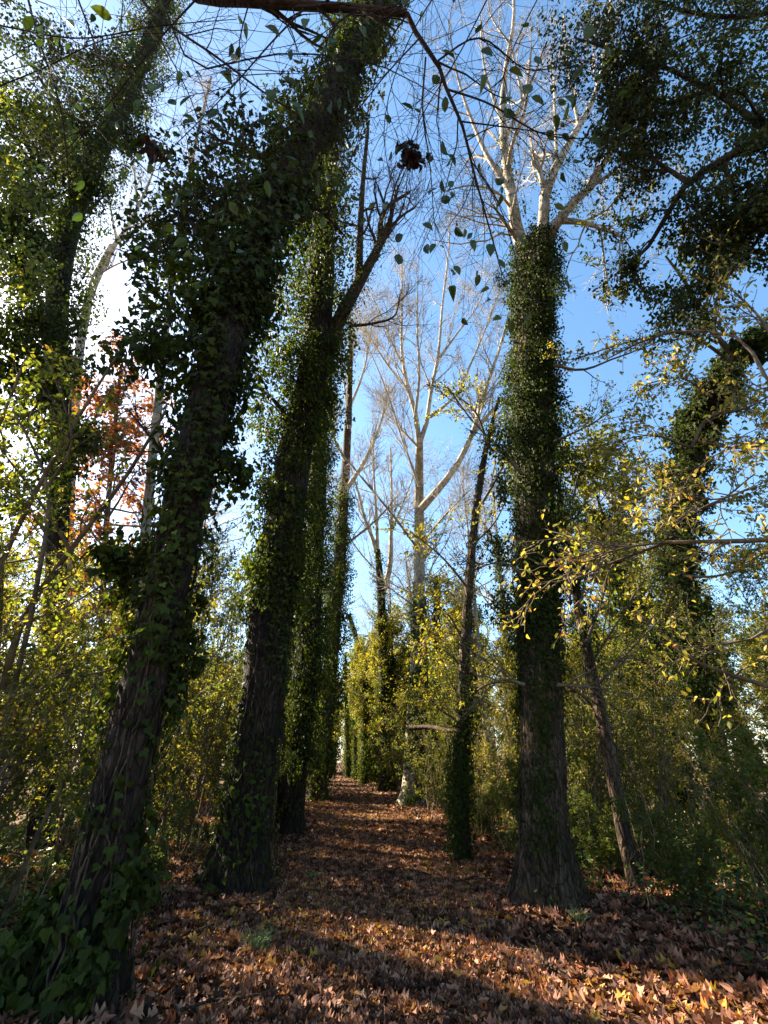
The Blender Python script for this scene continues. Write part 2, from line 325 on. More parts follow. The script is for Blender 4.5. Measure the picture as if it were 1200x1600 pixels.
# ================================================================ named trees
def tree(kind, label, spec, group=None, cat='tree', seed=0, sides=36, flare=.8, mat='bark', base=None, rough=.07, step=.1):
    """spec: [(px,py,Y,width_px)...], first point is the foot"""
    pts, rad = [], []
    g = G(spec[0][0], spec[0][1]) if base is None else np.array(base, float)
    for k, (px, py, Yy, wpx) in enumerate(spec):
        p = g.copy() if k == 0 else P(px, py, Y=Yy if Yy else g[1]); dd = depth(p)
        if k == 0: p[2] = hgt(p[0], p[1])
        pts.append(p); rad.append(wpx/2/F*dd)
    z0 = pts[0][2]; low = pts[0]-(pts[1]-pts[0])/np.linalg.norm(pts[1]-pts[0])*.35
    o = thing(kind, label, cat, pts[0], group); kids[o.name] = []
    T = Tubes(); p, r = T.trunk([low]+pts, [rad[0]]+rad, sides, step, flare, rough, seed, z0)
    T.build('trunk', M[mat], o, pts[0])
    return dict(o=o, org=pts[0], p=p, r=r, z0=z0)
def px_limbs(lst, t=None):
    """lst: [( [(px,py,t)..], w0, w1 px )]"""
    out = []
    for pts, w0, w1 in lst:
        q = [P(a, b, t=c) for a, b, c in pts]; d0 = pts[0][2]; d1 = pts[-1][2]
        out.append((q, np.linspace(w0/2/F*d0, w1/2/F*d1, len(q))))
    return lims(out, 14)
def put_branches(tr, LP, LR, name='branch', mat='limb', lv=((12, 2.2, .6), (6, .9, .7), (4, .45, .8)), up=.35, rmin=.006, wob=.16, leaf=None, sides=8, **kw):
    cp_, cr_ = LP, LR; last = []; lr = []
    for j, (k, L, a) in enumerate(lv):
        cp_, cr_ = sprout(cp_, cr_, k, L, a, up, .5, rmin*(1.5 if j == 0 else 1), 7 if j == 0 else 5, wob, **kw); last.append(cp_); lr.append(cr_)
    for m in range(len(LP)):
        T = Tubes(); T.add(LP[m], LR[m], sides)
        for j, (a, b) in enumerate(zip(last, lr)):
            q = len(a)//len(LP); T.add(a[m*q:(m+1)*q], b[m*q:(m+1)*q], 4 if j == 0 else 3)
        T.build(name, M[mat], tr['o'], tr['org'])
    return last, None

DK = 'ivy'
def vines(tr, n, h0, h1, r=.011, mat='bark'):
    p, rr = tr['p'], tr['r']; N = len(p); z = p[:, 2]-tr['z0']
    for k in range(n):
        a0 = rng.random()*6.28; hh = h0+(h1-h0)*rng.random(); m = np.where((z > -.05) & (z < hh))[0]
        if len(m) < 5: continue
        m = m[np.linspace(0, len(m)-1, min(40, len(m))).astype(int)]; h = z[m]
        a = a0+np.cumsum(rng.normal(size=len(m)))*.10; d = np.stack([np.cos(a), np.sin(a), a*0], -1)
        q = p[m]+d*(rr[m]*(1+.50*np.exp(-np.clip(h, 0, 9)/.38))*1.05+.004)[:, None]
        T = Tubes(); T.add(q, np.linspace(r*(.6+.9*rng.random()), r*.35, len(m)), 6); T.build('ivy_stem', M[mat], tr['o'], tr['org'])
# --- T1: front left
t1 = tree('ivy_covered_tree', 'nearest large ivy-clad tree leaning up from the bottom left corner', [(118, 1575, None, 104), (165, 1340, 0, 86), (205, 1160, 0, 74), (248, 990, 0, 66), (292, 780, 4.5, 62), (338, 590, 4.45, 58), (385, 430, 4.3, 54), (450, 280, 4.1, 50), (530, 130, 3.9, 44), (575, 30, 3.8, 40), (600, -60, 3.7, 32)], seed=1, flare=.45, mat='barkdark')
D1 = lambda py: None
B = Leaves('ivy')
ivy_skin(B, t1['p'], t1['r'], 20000, .075, cov=lambda h, a: np.clip(.12+h*.22, 0, 1), lift=.12, z0=t1['z0'], zmax=9)
ivy_skin(B, t1['p'], t1['r'], 14000, .10, lift=.3, zmin=6, zmax=40)
ivy_clumps(B, along(t1['p'], t1['r'], 150, .20, .08, .5), .14, 22, .075)
ivy_clumps(B, along(t1['p'], t1['r'], 260, .42, .3, 1), .24, 30, .09)
ivy_clumps(B, blobs([(262, 1060, 55, 4.6, 12), (205, 1290, 30, 3.9, 5), (140, 1500, 60, 3.3, 14), (60, 1510, 60, 3.3, 24), (200, 1380, 40, 3.5, 10), (100, 1430, 40, 3.6, 10), (215, 880, 50, 5.2, 14), (190, 860, 40, 5, 6)]), .13, 20, .09)
ivy_clumps(B, blobs([(300, 300, 75, 8.6, 60), (250, 370, 60, 8.2, 44), (340, 350, 85, 8.4, 90), (290, 470, 95, 7.4, 90), (240, 560, 70, 6.7, 36), (400, 270, 75, 9.2, 80), (470, 330, 60, 9.6, 60), (470, 200, 55, 10.5, 60), (370, 500, 70, 7.2, 60), (330, 640, 60, 6.5, 24), (370, 740, 30, 6, 12), (375, 610, 40, 6.5, 14), (545, 60, 40, 12, 24), (350, 200, 35, 9.5, 12), (440, 130, 35, 11, 10)]), .24, 19, .088)
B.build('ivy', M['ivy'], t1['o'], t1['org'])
LP, LR = px_limbs([([(385, 430, 7.3), (330, 370, 8), (270, 330, 8.3)], 16, 5), ([(338, 590, 6.4), (290, 500, 7), (230, 450, 7.6)], 14, 4), ([(450, 280, 8.9), (400, 240, 9), (330, 215, 9.2)], 12, 4), ([(292, 780, 5.6), (240, 690, 6), (200, 640, 6.4)], 9, 3), ([(430, 300, 8.9), (500, 330, 9.3), (540, 370, 9.5)], 9, 3)])
put_branches(t1, LP, LR, mat='twigdark', lv=((8, 1.2, .7), (4, .5, .7)), sides=6)

# --- T2: second left, with fork
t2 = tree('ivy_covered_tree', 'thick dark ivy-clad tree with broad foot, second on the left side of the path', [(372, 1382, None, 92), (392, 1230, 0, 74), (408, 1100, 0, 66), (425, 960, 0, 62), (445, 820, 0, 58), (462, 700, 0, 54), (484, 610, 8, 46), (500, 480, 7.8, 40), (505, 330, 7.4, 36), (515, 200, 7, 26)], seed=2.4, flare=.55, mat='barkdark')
LP, LR = px_limbs([([(478, 640, 11.0), (505, 560, 11.6), (535, 490, 12.3), (568, 430, 13), (592, 385, 13.4), (608, 352, 13.8)], 34, 9), ([(607, 356, 13.7), (614, 325, 14), (622, 290, 14.4)], 9, 2.5), ([(602, 365, 13.6), (625, 340, 13.8), (650, 322, 14)], 6, 2), ([(560, 440, 12.9), (562, 380, 13.4), (566, 300, 14.4), (575, 200, 16)], 14, 5), ([(592, 385, 13.4), (600, 330, 14), (640, 300, 14.8)], 10, 4), ([(545, 510, 12.2), (585, 505, 12.4), (615, 495, 12.6), (625, 460, 12.8)], 5, 2), ([(462, 700, 10.4), (440, 640, 10.7), (400, 600, 10.9)], 10, 4)])
put_branches(t2, LP, LR, mat='bark', lv=((7, 2.0, .6), (6, .9, .7), (3, .45, .7)), up=.5)
B = Leaves('small'); B2 = Leaves('ivy')
ivy_skin(B2, t2['p'], t2['r'], 26000, .07, cov=lambda h, a: np.clip(.30+h*.1, 0, .8), lift=.05, z0=t2['z0'], zmax=7)
ivy_clumps(B, along(t2['p'], t2['r'], 420, .40, .2, .52), .22, 34, .085)
ivy_clumps(B, along(t2['p'], t2['r'], 440, .75, .45, 1), .27, 28, .10)
ivy_clumps(B, blobs([(430, 560, 60, 10.8, 60), (450, 450, 65, 11.4, 80), (410, 660, 45, 10.6, 34), (500, 400, 55, 12.2, 60), (520, 560, 24, 11.6, 14), (420, 760, 28, 9.8, 14), (515, 640, 30, 11, 18), (500, 300, 60, 13, 40)]), .28, 22, .09)
for k in (0, 3):
    q, r = LP[k], LR[k]; ivy_skin(B, q, r, 3500 if k == 0 else 900, .07, lift=.12)
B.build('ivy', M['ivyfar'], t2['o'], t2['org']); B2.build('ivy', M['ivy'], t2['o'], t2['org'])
# moss at the foot
# --- T3
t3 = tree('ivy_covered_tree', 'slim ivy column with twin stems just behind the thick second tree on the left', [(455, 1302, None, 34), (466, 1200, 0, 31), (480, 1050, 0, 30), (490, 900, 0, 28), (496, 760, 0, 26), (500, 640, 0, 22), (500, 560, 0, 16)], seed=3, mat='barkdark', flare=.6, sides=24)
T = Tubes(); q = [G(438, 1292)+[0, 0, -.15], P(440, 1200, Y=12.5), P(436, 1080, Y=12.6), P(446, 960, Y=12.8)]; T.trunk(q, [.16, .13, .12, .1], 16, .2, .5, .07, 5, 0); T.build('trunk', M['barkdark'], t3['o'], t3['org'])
B = Leaves('small'); ivy_skin(B, t3['p'], t3['r'], 7000, .08, lift=.1, zmin=.5, z0=t3['z0'])
ivy_clumps(B, along(t3['p'], t3['r'], 700, .42, .1, 1), .28, 40, .09)
ivy_clumps(B, along(*resample(q, 20, [.1]*4), 60, .35, .3, 1), .25, 30, .08)
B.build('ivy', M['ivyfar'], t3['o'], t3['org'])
# --- T4 bare topped poplar left of centre
t4 = tree('poplar', 'bare-topped poplar left of centre with ivy up to mid height beside the path', [(494, 1250, None, 27), (508, 1130, 0, 24), (520, 1000, 0, 22), (530, 880, 0, 19), (537, 780, 0, 16), (543, 680, 0, 12), (547, 580, 17, 8), (549, 500, 16, 4)], seed=4, mat='bark', flare=.9, sides=20, step=.2)
tt = depth(P(537, 780, Y=t4['org'][1]))
LP, LR = px_limbs([([(538, 770, tt), (570, 720, tt), (595, 660, tt*1.02), (608, 600, tt*1.05)], 8, 2), ([(540, 720, tt), (520, 680, tt), (512, 640, tt)], 5, 2), ([(545, 640, tt*1.03), (565, 590, tt*1.05), (580, 520, tt*1.1)], 5, 2), ([(530, 860, tt*.98), (600, 800, tt*.93), (625, 770, tt*.9)], 4, 1.5), ([(545, 670, tt*1.05), (538, 600, tt*1.05), (528, 540, tt*1.1)], 4, 1.5), ([(547, 600, tt*1.1), (552, 540, tt*1.15), (556, 470, tt*1.2)], 5, 1.5)])
put_branches(t4, LP, LR, lv=((9, 3.2, .5), (6, 1.4, .6), (4, .7, .7)), up=.5, rmin=.009)
B = Leaves('small'); ivy_skin(B, t4['p'], t4['r'], 30000, .12, lift=.2, zmax=15); ivy_clumps(B, along(t4['p'], t4['r'], 420, .6, .03, .55), .36, 34, .12)
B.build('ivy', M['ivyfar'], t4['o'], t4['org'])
# --- T5 central poplar
t5 = tree('poplar', 'tall central poplar with smooth pale forked trunk above an ivy-wrapped foot', [(645, 1258, None, 35), (648, 1150, 0, 29), (652, 1040, 0, 23), (655, 920, 0, 18), (655, 800, 0, 15), (655, 690, 19, 11.5)], seed=5, mat='pale', flare=.5, sides=24, step=.15, rough=.03)
d0 = depth(P(655, 800, Y=20)); d1 = depth(P(655, 690, Y=19))
LP, LR = px_limbs([
 ([(655, 700, d1), (650, 650, d1), (636, 600, d1*1.02), (629, 560, d1*1.04), (628, 480, d1*1.1), (628, 400, d1*1.15)], 9, 2),
 ([(655, 695, d1), (668, 655, d1), (672, 620, d1*1.02), (684, 560, d1*1.05), (691, 480, d1*1.1), (700, 400, d1*1.15), (704, 330, d1*1.2)], 8, 1.5),
 ([(658, 795, d0), (680, 770, d0*.99), (715, 725, d0), (735, 685, d0), (755, 620, d0*1.02), (785, 530, d0*1.05), (800, 470, d0*1.1)], 13, 2.5),
 ([(672, 652, d1), (710, 620, d1), (735, 570, d1*1.02), (760, 510, d1*1.05), (785, 440, d1*1.08)], 5, 1.5),
 ([(648, 655, d1), (655, 590, d1*.98), (652, 520, d1), (653, 430, d1)], 5, 1.5),
 ([(634, 605, d1*1.02), (606, 570, d1), (575, 520, d1), (560, 480, d1*1.02)], 4, 1.2),
 ([(629, 570, d1*1.04), (610, 530, d1*1.05), (590, 480, d1*1.08), (575, 450, d1*1.1)], 4, 1.2),
 ([(655, 760, d0), (630, 690, d0*.97), (600, 600, d0*.95), (570, 530, d0*.95)], 4, 1.2),
 ([(655, 860, d0*.97), (610, 800, d0*.9), (560, 740, d0*.86), (520, 690, d0*.84)], 4.5, 1.2),
 ([(658, 850, d0*.97), (700, 800, d0*.93), (740, 760, d0*.9)], 3.5, 1.2),
 ([(735, 685, d0), (770, 640, d0), (800, 610, d0)], 6, 2),
 ([(686, 560, d1*1.05), (715, 520, d1*1.06), (745, 480, d1*1.08), (765, 430, d1*1.1)], 4, 1.2),
 ([(655, 700, d1), (640, 740, d1*.98), (612, 690, d1*.96), (598, 640, d1*.96)][::3], 4, 1.2)])
put_branches(t5, LP, LR, lv=((12, 3.4, .55), (8, 1.6, .65), (6, .8, .7)), up=.5, rmin=.009, wob=.2)
B = Leaves('small')
ivy_skin(B, t5['p'], t5['r'], 70000, .10, cov=lambda h, a: np.where(np.cos(a-3.25) < .93, 1., .05)*np.clip((9.5-h)/3, 0, 1), lift=.07, zmax=10)
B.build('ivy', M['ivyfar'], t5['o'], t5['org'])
LPb, LRb = px_limbs([([(640, 1138, 16.4), (665, 1136, 16), (700, 1141, 14.6), (752, 1149, 13.6)], 8, 4)])
T = Tubes(); T.add(LPb, LRb, 8); T.build('broken_branch', M['bark'], t5['o'], t5['org'])
# --- T6 slender right
t6 = tree('ivy_covered_tree', 'slender ivy-wrapped tree standing alone right of the path before the central poplar', [(719, 1342, None, 22), (718, 1230, 0, 20), (722, 1120, 0, 17), (727, 1010, 0, 15), (734, 900, 0, 14), (745, 790, 0, 12), (762, 690, 0, 8), (780, 620, 9.5, 4)], seed=6, flare=.3, sides=20, mat='bark')
B = Leaves('small'); ivy_skin(B, t6['p'], t6['r'], 24000, .07, cov=lambda h, a: np.clip((3.6-h)/1.2, .08, 1), lift=.07, zmin=.05)
B.build('ivy', M['ivy'], t6['o'], t6['org'])
ta = depth(P(727, 1010, Y=t6['org'][1]))
LP, LR = px_limbs([([(732, 920, ta), (690, 870, ta), (640, 830, ta)], 4, 1.5), ([(727, 1010, ta), (700, 960, ta), (660, 930, ta)], 4, 1.5), ([(745, 800, ta*1.1), (780, 740, ta*1.1), (800, 680, ta*1.2)], 5, 2), ([(724, 1100, ta), (760, 1070, ta*.95), (810, 1065, ta*.9)], 4, 2), ([(725, 1050, ta), (700, 1020, ta), (680, 1010, ta)], 4, 2), ([(762, 690, ta*1.2), (740, 640, ta*1.2), (700, 610, ta*1.2)], 4, 2), ([(740, 850, ta), (770, 820, ta), (800, 760, ta)], 4, 1.5), ([(724, 1130, ta), (690, 1110, ta), (670, 1090, ta)], 4, 1.5)])
last, _ = put_branches(t6, LP, LR, mat='twig', lv=((8, 1.6, .8), (5, .8, .8)), up=.1)
B = Leaves('ovate'); twig_leaves(B, last[1], 11, .075); twig_leaves(B, last[0], 14, .075); B.build('foliage', M['gold'], t6['o'], t6['org'])
# --- T7 big right
t7 = tree('ivy_covered_tree', 'massive ivy-clad tree right of the path with ridged foot and pale bare limbs', [(858, 1408, None, 84), (850, 1290, 0, 68), (846, 1150, 0, 62), (843, 1000, 0, 60), (838, 850, 0, 57), (835, 700, 0, 54), (832, 560, 0, 52), (833, 440, 7.2, 50), (836, 385, 7.1, 44)], seed=7, flare=.5, mat='bark', rough=.10)
tf = depth(P(835, 395, Y=7.1))
LP, LR = px_limbs([
 ([(825, 420, tf), (810, 370, tf), (800, 310, tf*1.03), (790, 250, tf*1.08), (785, 180, tf*1.15), (790, 110, tf*1.22), (802, 40, tf*1.3), (800, -50, tf*1.45)], 23, 3),
 ([(840, 420, tf), (850, 350, tf), (852, 300, tf*1.02), (872, 255, tf*1.05), (900, 205, tf*1.1), (925, 160, tf*1.15), (945, 90, tf*1.22), (955, -10, tf*1.35)], 21, 3),
 ([(845, 400, tf), (862, 362, tf*.98), (890, 322, tf*.98), (925, 290, tf), (945, 250, tf*1.02), (970, 215, tf*1.05), (1000, 150, tf*1.1), (1040, 60, tf*1.2)], 18, 3),
 ([(875, 345, tf*.98), (905, 347, tf*.95), (935, 355, tf*.93), (975, 372, tf*.9)], 10, 4),
 ([(798, 300, tf*1.03), (765, 250, tf*1.05), (742, 200, tf*1.1), (715, 120, tf*1.2), (700, 30, tf*1.3)], 9, 2), ([(788, 200, tf*1.12), (760, 120, tf*1.2), (750, 20, tf*1.35)], 6, 1.5), ([(905, 200, tf*1.1), (890, 120, tf*1.2), (880, 20, tf*1.35)], 6, 1.5), ([(803, 330, tf*1.02), (775, 300, tf), (740, 290, tf), (690, 300, tf)], 5, 1.5),
 ([(788, 220, tf*1.1), (820, 150, tf*1.15), (830, 80, tf*1.2)], 9, 3),
 ([(852, 300, tf*1.02), (845, 275, tf*1.02), (835, 240, tf*1.05)], 12, 3),
 ([(870, 258, tf*1.05), (868, 200, tf*1.1), (865, 120, tf*1.2)], 7, 2.5),
 ([(812, 380, tf), (790, 350, tf*.98), (770, 320, tf*.96)], 8, 3),
 ([(925, 290, tf), (960, 270, tf), (1010, 260, tf)], 7, 2)])
put_branches(t7, LP, LR, lv=((9, 2.6, .75), (7, 1.2, .8), (4, .5, .8)), up=.25, rmin=.0055, wob=.22)
B = Leaves('small')
ivy_skin(B, t7['p'], t7['r'], 60000, .062, cov=lambda h, a: np.clip(.12+.5*(np.cos(a) < .2)*(h > .6)+np.clip((h-1.8)*.5, 0, 1)-.45*((h > 6.3) & (h < 8.8) & (np.cos(a-4.9) > .55)), .04, 1), lift=.06, z0=t7['z0'], zmin=.1)
ivy_clumps(B, along(t7['p'], t7['r'], 320, .12, .25, .6), .16, 30, .07)
ivy_clumps(B, along(t7['p'], t7['r'], 640, .30, .5, 1), .2, 34, .075)
for k in (0, 1, 2): ivy_clumps(B, along(LP[k][:5], LR[k][:5], 40, .3), .2, 20, .075)
ivy_clumps(B, blobs([(782, 690, 30, 8.6, 30), (775, 860, 34, 7.7, 22), (790, 760, 24, 8, 18), (890, 720, 34, 8.2, 22), (880, 800, 30, 7.9, 24), (900, 870, 26, 7.4, 18), (785, 950, 22, 7.2, 16), (870, 450, 18, 10, 12), (790, 430, 14, 10.3, 12), (895, 640, 24, 8.6, 8)]), .2, 26, .065)
B.build('ivy', M['ivy'], t7['o'], t7['org'])
LP, LR = px_limbs([([(815, 740, 8.4), (780, 700, 8.6), (740, 660, 9), (700, 605, 9.4)], 6, 2), ([(820, 1070, 6.6), (790, 1062, 6.7), (755, 1072, 6.8)], 6, 2), ([(870, 1070, 6.5), (900, 1072, 6.5), (935, 1075, 6.4)], 6, 3), ([(820, 900, 7.4), (790, 880, 7.5), (740, 890, 7.7), (700, 905, 7.8)], 3.5, 1.2), ([(865, 570, 9.4), (900, 578, 9.4), (960, 560, 9.6), (1040, 530, 10)], 5, 1.5), ([(865, 690, 8.5), (910, 670, 8.7), (960, 640, 9)], 4, 1.5)])
T7b, _ = put_branches(t7, LP, LR, mat='twig', lv=((7, 1.3, .6), (5, .6, .7)), up=.1)
B = Leaves('ovate'); twig_leaves(B, T7b[1], 5, .05); B.build('foliage', M['olive'], t7['o'], t7['org'])
# --- T8 crooked right
t8 = tree('leaning_tree', 'thin crooked tree with peeling bark leaning left, between the massive right trunk and the thicket', [(998, 1400, None, 21), (975, 1300, 0, 22), (958, 1210, 0, 21), (938, 1110, 0, 19), (922, 1040, 0, 17), (905, 950, 0, 15), (885, 840, 0, 12), (872, 760, 0, 8)], seed=8, flare=.3, sides=20, mat='bark')
ta = depth(P(922, 1040, Y=t8['org'][1]))
LP, LR = px_limbs([([(940, 1120, ta*.95), (900, 1080, ta), (880, 1070, ta)], 6, 3), ([(915, 1010, ta), (950, 900, ta*1.1), (960, 800, ta*1.2)], 6, 2), ([(905, 950, ta), (930, 860, ta*1.1), (990, 790, ta*1.15)], 5, 2), ([(890, 860, ta*1.1), (900, 760, ta*1.2), (930, 690, ta*1.3)], 5, 2), ([(930, 1075, ta), (990, 1010, ta), (1040, 960, ta)], 5, 2), ([(922, 1040, ta), (960, 980, ta), (1010, 900, ta*1.05)], 4, 2)])
last, _ = put_branches(t8, LP, LR, mat='twig', lv=((8, 1.3, .7), (6, .6, .8)), up=.15)
B = Leaves('small'); ivy_clumps(B, along(t8['p'], t8['r'], 120, .3, .5, 1), .2, 22, .055); B.build('ivy', M['ivy'], t8['o'], t8['org'])
B = Leaves('ovate'); twig_leaves(B, last[1], 9, .05); B.build('foliage', M['olive'], t8['o'], t8['org'])
# --- T9 far right leaning
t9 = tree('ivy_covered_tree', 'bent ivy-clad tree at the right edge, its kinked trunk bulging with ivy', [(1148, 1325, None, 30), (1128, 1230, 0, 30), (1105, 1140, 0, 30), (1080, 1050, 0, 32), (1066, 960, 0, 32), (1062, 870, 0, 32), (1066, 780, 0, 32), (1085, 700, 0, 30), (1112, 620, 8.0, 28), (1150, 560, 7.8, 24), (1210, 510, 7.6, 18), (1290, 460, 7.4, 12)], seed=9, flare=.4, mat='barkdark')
B = Leaves('ivy')
c = t9; ivy_skin(B, c['p'], c['r'], 14000, .07, lift=.08, z0=c['z0'], zmin=.3)
ivy_clumps(B, along(c['p'], c['r'], 560, .45, .15, 1), .2, 32, .08)
ivy_clumps(B, blobs([(1050, 740, 32, 12.6, 34), (1065, 680, 32, 13, 34), (1110, 620, 30, 12, 30), (1050, 1005, 40, 9.9, 24), (1080, 1060, 34, 9.7, 22), (1020, 990, 26, 9.9, 12), (1170, 540, 30, 8.6, 24)]), .18, 26, .075)
B.build('ivy', M['ivy'], c['o'], c['org'])
LP, LR = px_limbs([([(1150, 560, 8.6), (1100, 500, 9), (1070, 440, 9.3), (1040, 400, 9.5)], 9, 3), ([(1080, 700, 7.8), (1110, 650, 7.8), (1160, 640, 7.6), (1230, 600, 7.4)], 6, 2), ([(1150, 570, 8.6), (1060, 520, 9), (1000, 530, 9.3), (900, 560, 9.6)], 6, 1.5), ([(1066, 800, 7.4), (1110, 790, 7.4), (1180, 740, 7.4)], 5, 2), ([(1080, 700, 7.8), (1020, 680, 8), (960, 690, 8.3)], 4, 1.5), ([(1112, 620, 8.2), (1060, 590, 8.4), (1010, 600, 8.6)], 4, 1.5), ([(1066, 840, 7.2), (1010, 830, 7.2), (950, 860, 7.3)], 4, 1.5), ([(1090, 690, 7.8), (1150, 700, 7.7), (1230, 690, 7.5)], 5, 2), ([(1066, 900, 7), (1120, 900, 7), (1200, 870, 7)], 5, 2)])
last, _ = put_branches(c, LP, LR, mat='twig', lv=((9, 1.5, .7), (7, .65, .8)), up=.05)
B = Leaves('ovate'); twig_leaves(B, last[1], 8, .075); twig_leaves(B, last[0], 8, .08); B.build('foliage', M['rust'], c['o'], c['org'])

# --- T10 big evergreen top right, trunk out of frame
g = np.array([8.3, 4.2, 0.]); o = thing('evergreen_tree', 'dense small-leaved evergreen crown overhanging the top right corner', 'tree', g)
t10 = dict(o=o, org=g); T = Tubes(); tp = [g+[0, 0, -.3], g+[.2, 0, 3], g+[.1, -.3, 6.5], g+[0, -.7, 9.5], P(1290, 130, t=8), P(1315, -40, t=9.5)]
T.trunk(tp, [.28, .24, .2, .17, .1, .05], 24, .15, .5, .07, 10, 0)
T.build('trunk', M['barkdark'], o, g)
LP, LR = px_limbs([([(1290, 130, 8), (1200, 205, 8), (1130, 250, 8), (1075, 285, 8.1), (1040, 340, 8.2), (1005, 395, 8.3), (960, 430, 8.4)], 17, 3), ([(1200, 205, 8), (1110, 140, 8.6), (1000, 90, 9), (900, 60, 9.4)], 10, 3), ([(1315, -40, 9.5), (1200, 20, 9.8), (1080, 20, 10), (960, -30, 10.5)], 10, 3), ([(1075, 285, 8.1), (1010, 240, 8.5), (950, 170, 8.9)], 8, 2.5), ([(1130, 250, 8), (1150, 340, 7.8), (1110, 420, 7.7)], 8, 2.5), ([(1290, 130, 8), (1240, 290, 7.7), (1180, 380, 7.5), (1120, 450, 7.5), (1080, 480, 7.4)], 9, 3), ([(1315, -40, 9.5), (1220, -20, 10), (1150, -80, 10.5)], 10, 3), ([(1200, 205, 8), (1210, 260, 7.8), (1180, 330, 7.7)], 8, 3), ([(1110, 140, 8.6), (1040, 160, 8.8), (980, 120, 9)], 7, 3)])
last, _ = put_branches(t10, LP, LR, mat='twigdark', lv=((16, 1.5, .8), (7, .6, .9)), up=-.35, side=(0, 0, -.2))
B = Leaves('ovate'); twig_leaves(B, last[1], 24, .078, .7, clus=.07); twig_leaves(B, last[0], 26, .078, .7, clus=.08); 
ivy_clumps(B, blobs([(1130, 60, 120, 9.5, 170), (1000, 60, 100, 9.5, 90), (1060, 190, 90, 9, 110), (1170, 230, 60, 8.5, 60), (920, 30, 60, 10, 30), (1010, 250, 50, 8.7, 34), (1130, 370, 55, 8, 36), (1085, 440, 30, 7.6, 14), (960, 350, 24, 8.5, 8), (1170, 120, 80, 9, 90), (1150, 330, 60, 8, 40), (900, 90, 40, 9.6, 24), (860, 60, 40, 10, 16)]), .32, 18, .085)
B.build('foliage', M['dark'], o, g)
LP2, _ = px_limbs([([(1005, 395, 8.3), (960, 350, 8.5), (925, 340, 8.6)], 4, 2), ([(1005, 395, 8.3), (950, 410, 8.3), (940, 470, 8.3)], 4, 2), ([(1040, 340, 8.2), (1000, 360, 8.2), (980, 440, 8.2)], 4, 2)])
q, _ = sprout(LP2, _, 9, .9, .7, -.2, n=6); B = Leaves('ovate'); twig_leaves(B, q, 26, .06); B.build('yellow_foliage', M['gold'], o, g)

# --- T11 left upper ivy tree
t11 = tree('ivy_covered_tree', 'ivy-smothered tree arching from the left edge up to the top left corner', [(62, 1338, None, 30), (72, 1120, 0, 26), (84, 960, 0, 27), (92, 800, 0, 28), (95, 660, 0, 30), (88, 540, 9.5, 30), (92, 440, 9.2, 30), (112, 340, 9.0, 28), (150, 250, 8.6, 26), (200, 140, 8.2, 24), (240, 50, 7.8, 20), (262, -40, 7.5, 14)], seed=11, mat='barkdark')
c = t11; B = Leaves('small')
ivy_skin(B, c['p'], c['r'], 9000, .10, lift=.15, z0=c['z0'])
ivy_clumps(B, along(c['p'], c['r'], 700, 1.1, .3, 1), .34, 44, .12)
ivy_clumps(B, blobs([(40, 260, 80, 13, 110), (110, 200, 70, 15, 110), (30, 400, 60, 12, 70), (180, 120, 55, 16.5, 80), (20, 170, 40, 14, 30), (130, 280, 36, 14, 40), (60, 500, 60, 11.5, 40), (30, 620, 60, 11, 40), (100, 90, 40, 17, 24), (210, 210, 26, 14, 20), (40, 60, 50, 16, 40), (20, 330, 60, 12, 60), (60, 560, 70, 11, 70), (110, 690, 50, 11, 40), (40, 760, 60, 10.5, 24)]), .36, 46, .12)
B.build('ivy', M['ivy'], c['o'], c['org'])
B = Leaves('ovate'); ivy_clumps(B, blobs([(60, 180, 50, 12, 26), (20, 280, 50, 10, 30), (90, 240, 40, 12, 16), (30, 420, 50, 10, 20), (10, 130, 40, 12, 14)]), .4, 26, .12); B.build('foliage', M['olive'], c['o'], c['org'])
LP, LR = px_limbs([([(95, 640, 11.8), (60, 560, 12), (20, 520, 12)], 14, 5), ([(92, 440, 13.6), (50, 380, 13.6), (0, 350, 13.6)], 14, 4), ([(150, 250, 16), (100, 180, 16), (60, 120, 16)], 12, 4)])
put_branches(c, LP, LR, mat='twigdark', lv=((8, 1.6, .7), (5, .8, .8)))
# --- T12 white poplar far left
t12 = tree('poplar', 'bare white-barked poplar glimpsed through the leaves at upper left', [(92, 1274, None, 14), (100, 1000, 0, 14), (108, 800, 0, 14), (118, 620, 0, 14), (130, 510, 0, 13), (152, 430, 18, 12), (176, 385, 17.5, 10)], seed=12, mat='pale', sides=16, step=.3, rough=.03)
tt = depth(P(152, 430, Y=18))
LP, LR = px_limbs([([(170, 395, tt), (195, 360, tt*1.03), (215, 325, tt*1.06), (235, 280, tt*1.1), (250, 230, tt*1.15)], 7, 1.5), ([(180, 380, tt*1.03), (225, 350, tt), (262, 325, tt)], 5, 1.5), ([(182, 375, tt*1.03), (172, 320, tt*1.05), (165, 270, tt*1.1)], 4, 1.2), ([(150, 440, tt), (120, 400, tt), (105, 350, tt)], 4, 1.2), ([(215, 325, tt*1.06), (210, 270, tt*1.1), (200, 210, tt*1.15)], 4, 1.2), ([(152, 430, tt), (190, 410, tt), (230, 400, tt)], 3, 1.2)])
put_branches(t12, LP, LR, lv=((9, 2.8, .6), (6, 1.3, .7), (4, .7, .7)), up=.4, rmin=.009)
# --- T13 pale trunk behind T1
t13 = tree('poplar', 'pale trunk half hidden behind the ivy just left of the nearest tree', [(205, 1298, None, 17), (214, 1050, 0, 16), (226, 850, 0, 15), (245, 650, 0, 13), (270, 430, 0, 8), (300, 250, 0, 5), (330, 120, 14, 3)], seed=13, mat='pale', sides=16, step=.3, rough=.03)
n13 = len(t13['p']); put_branches(t13, t13['p'][None, n13//2::3], t13['r'][None, n13//2::3]*.9, lv=((22, 3.5, .6), (7, 1.5, .7), (4, .7, .7)), up=.4, rmin=.009)
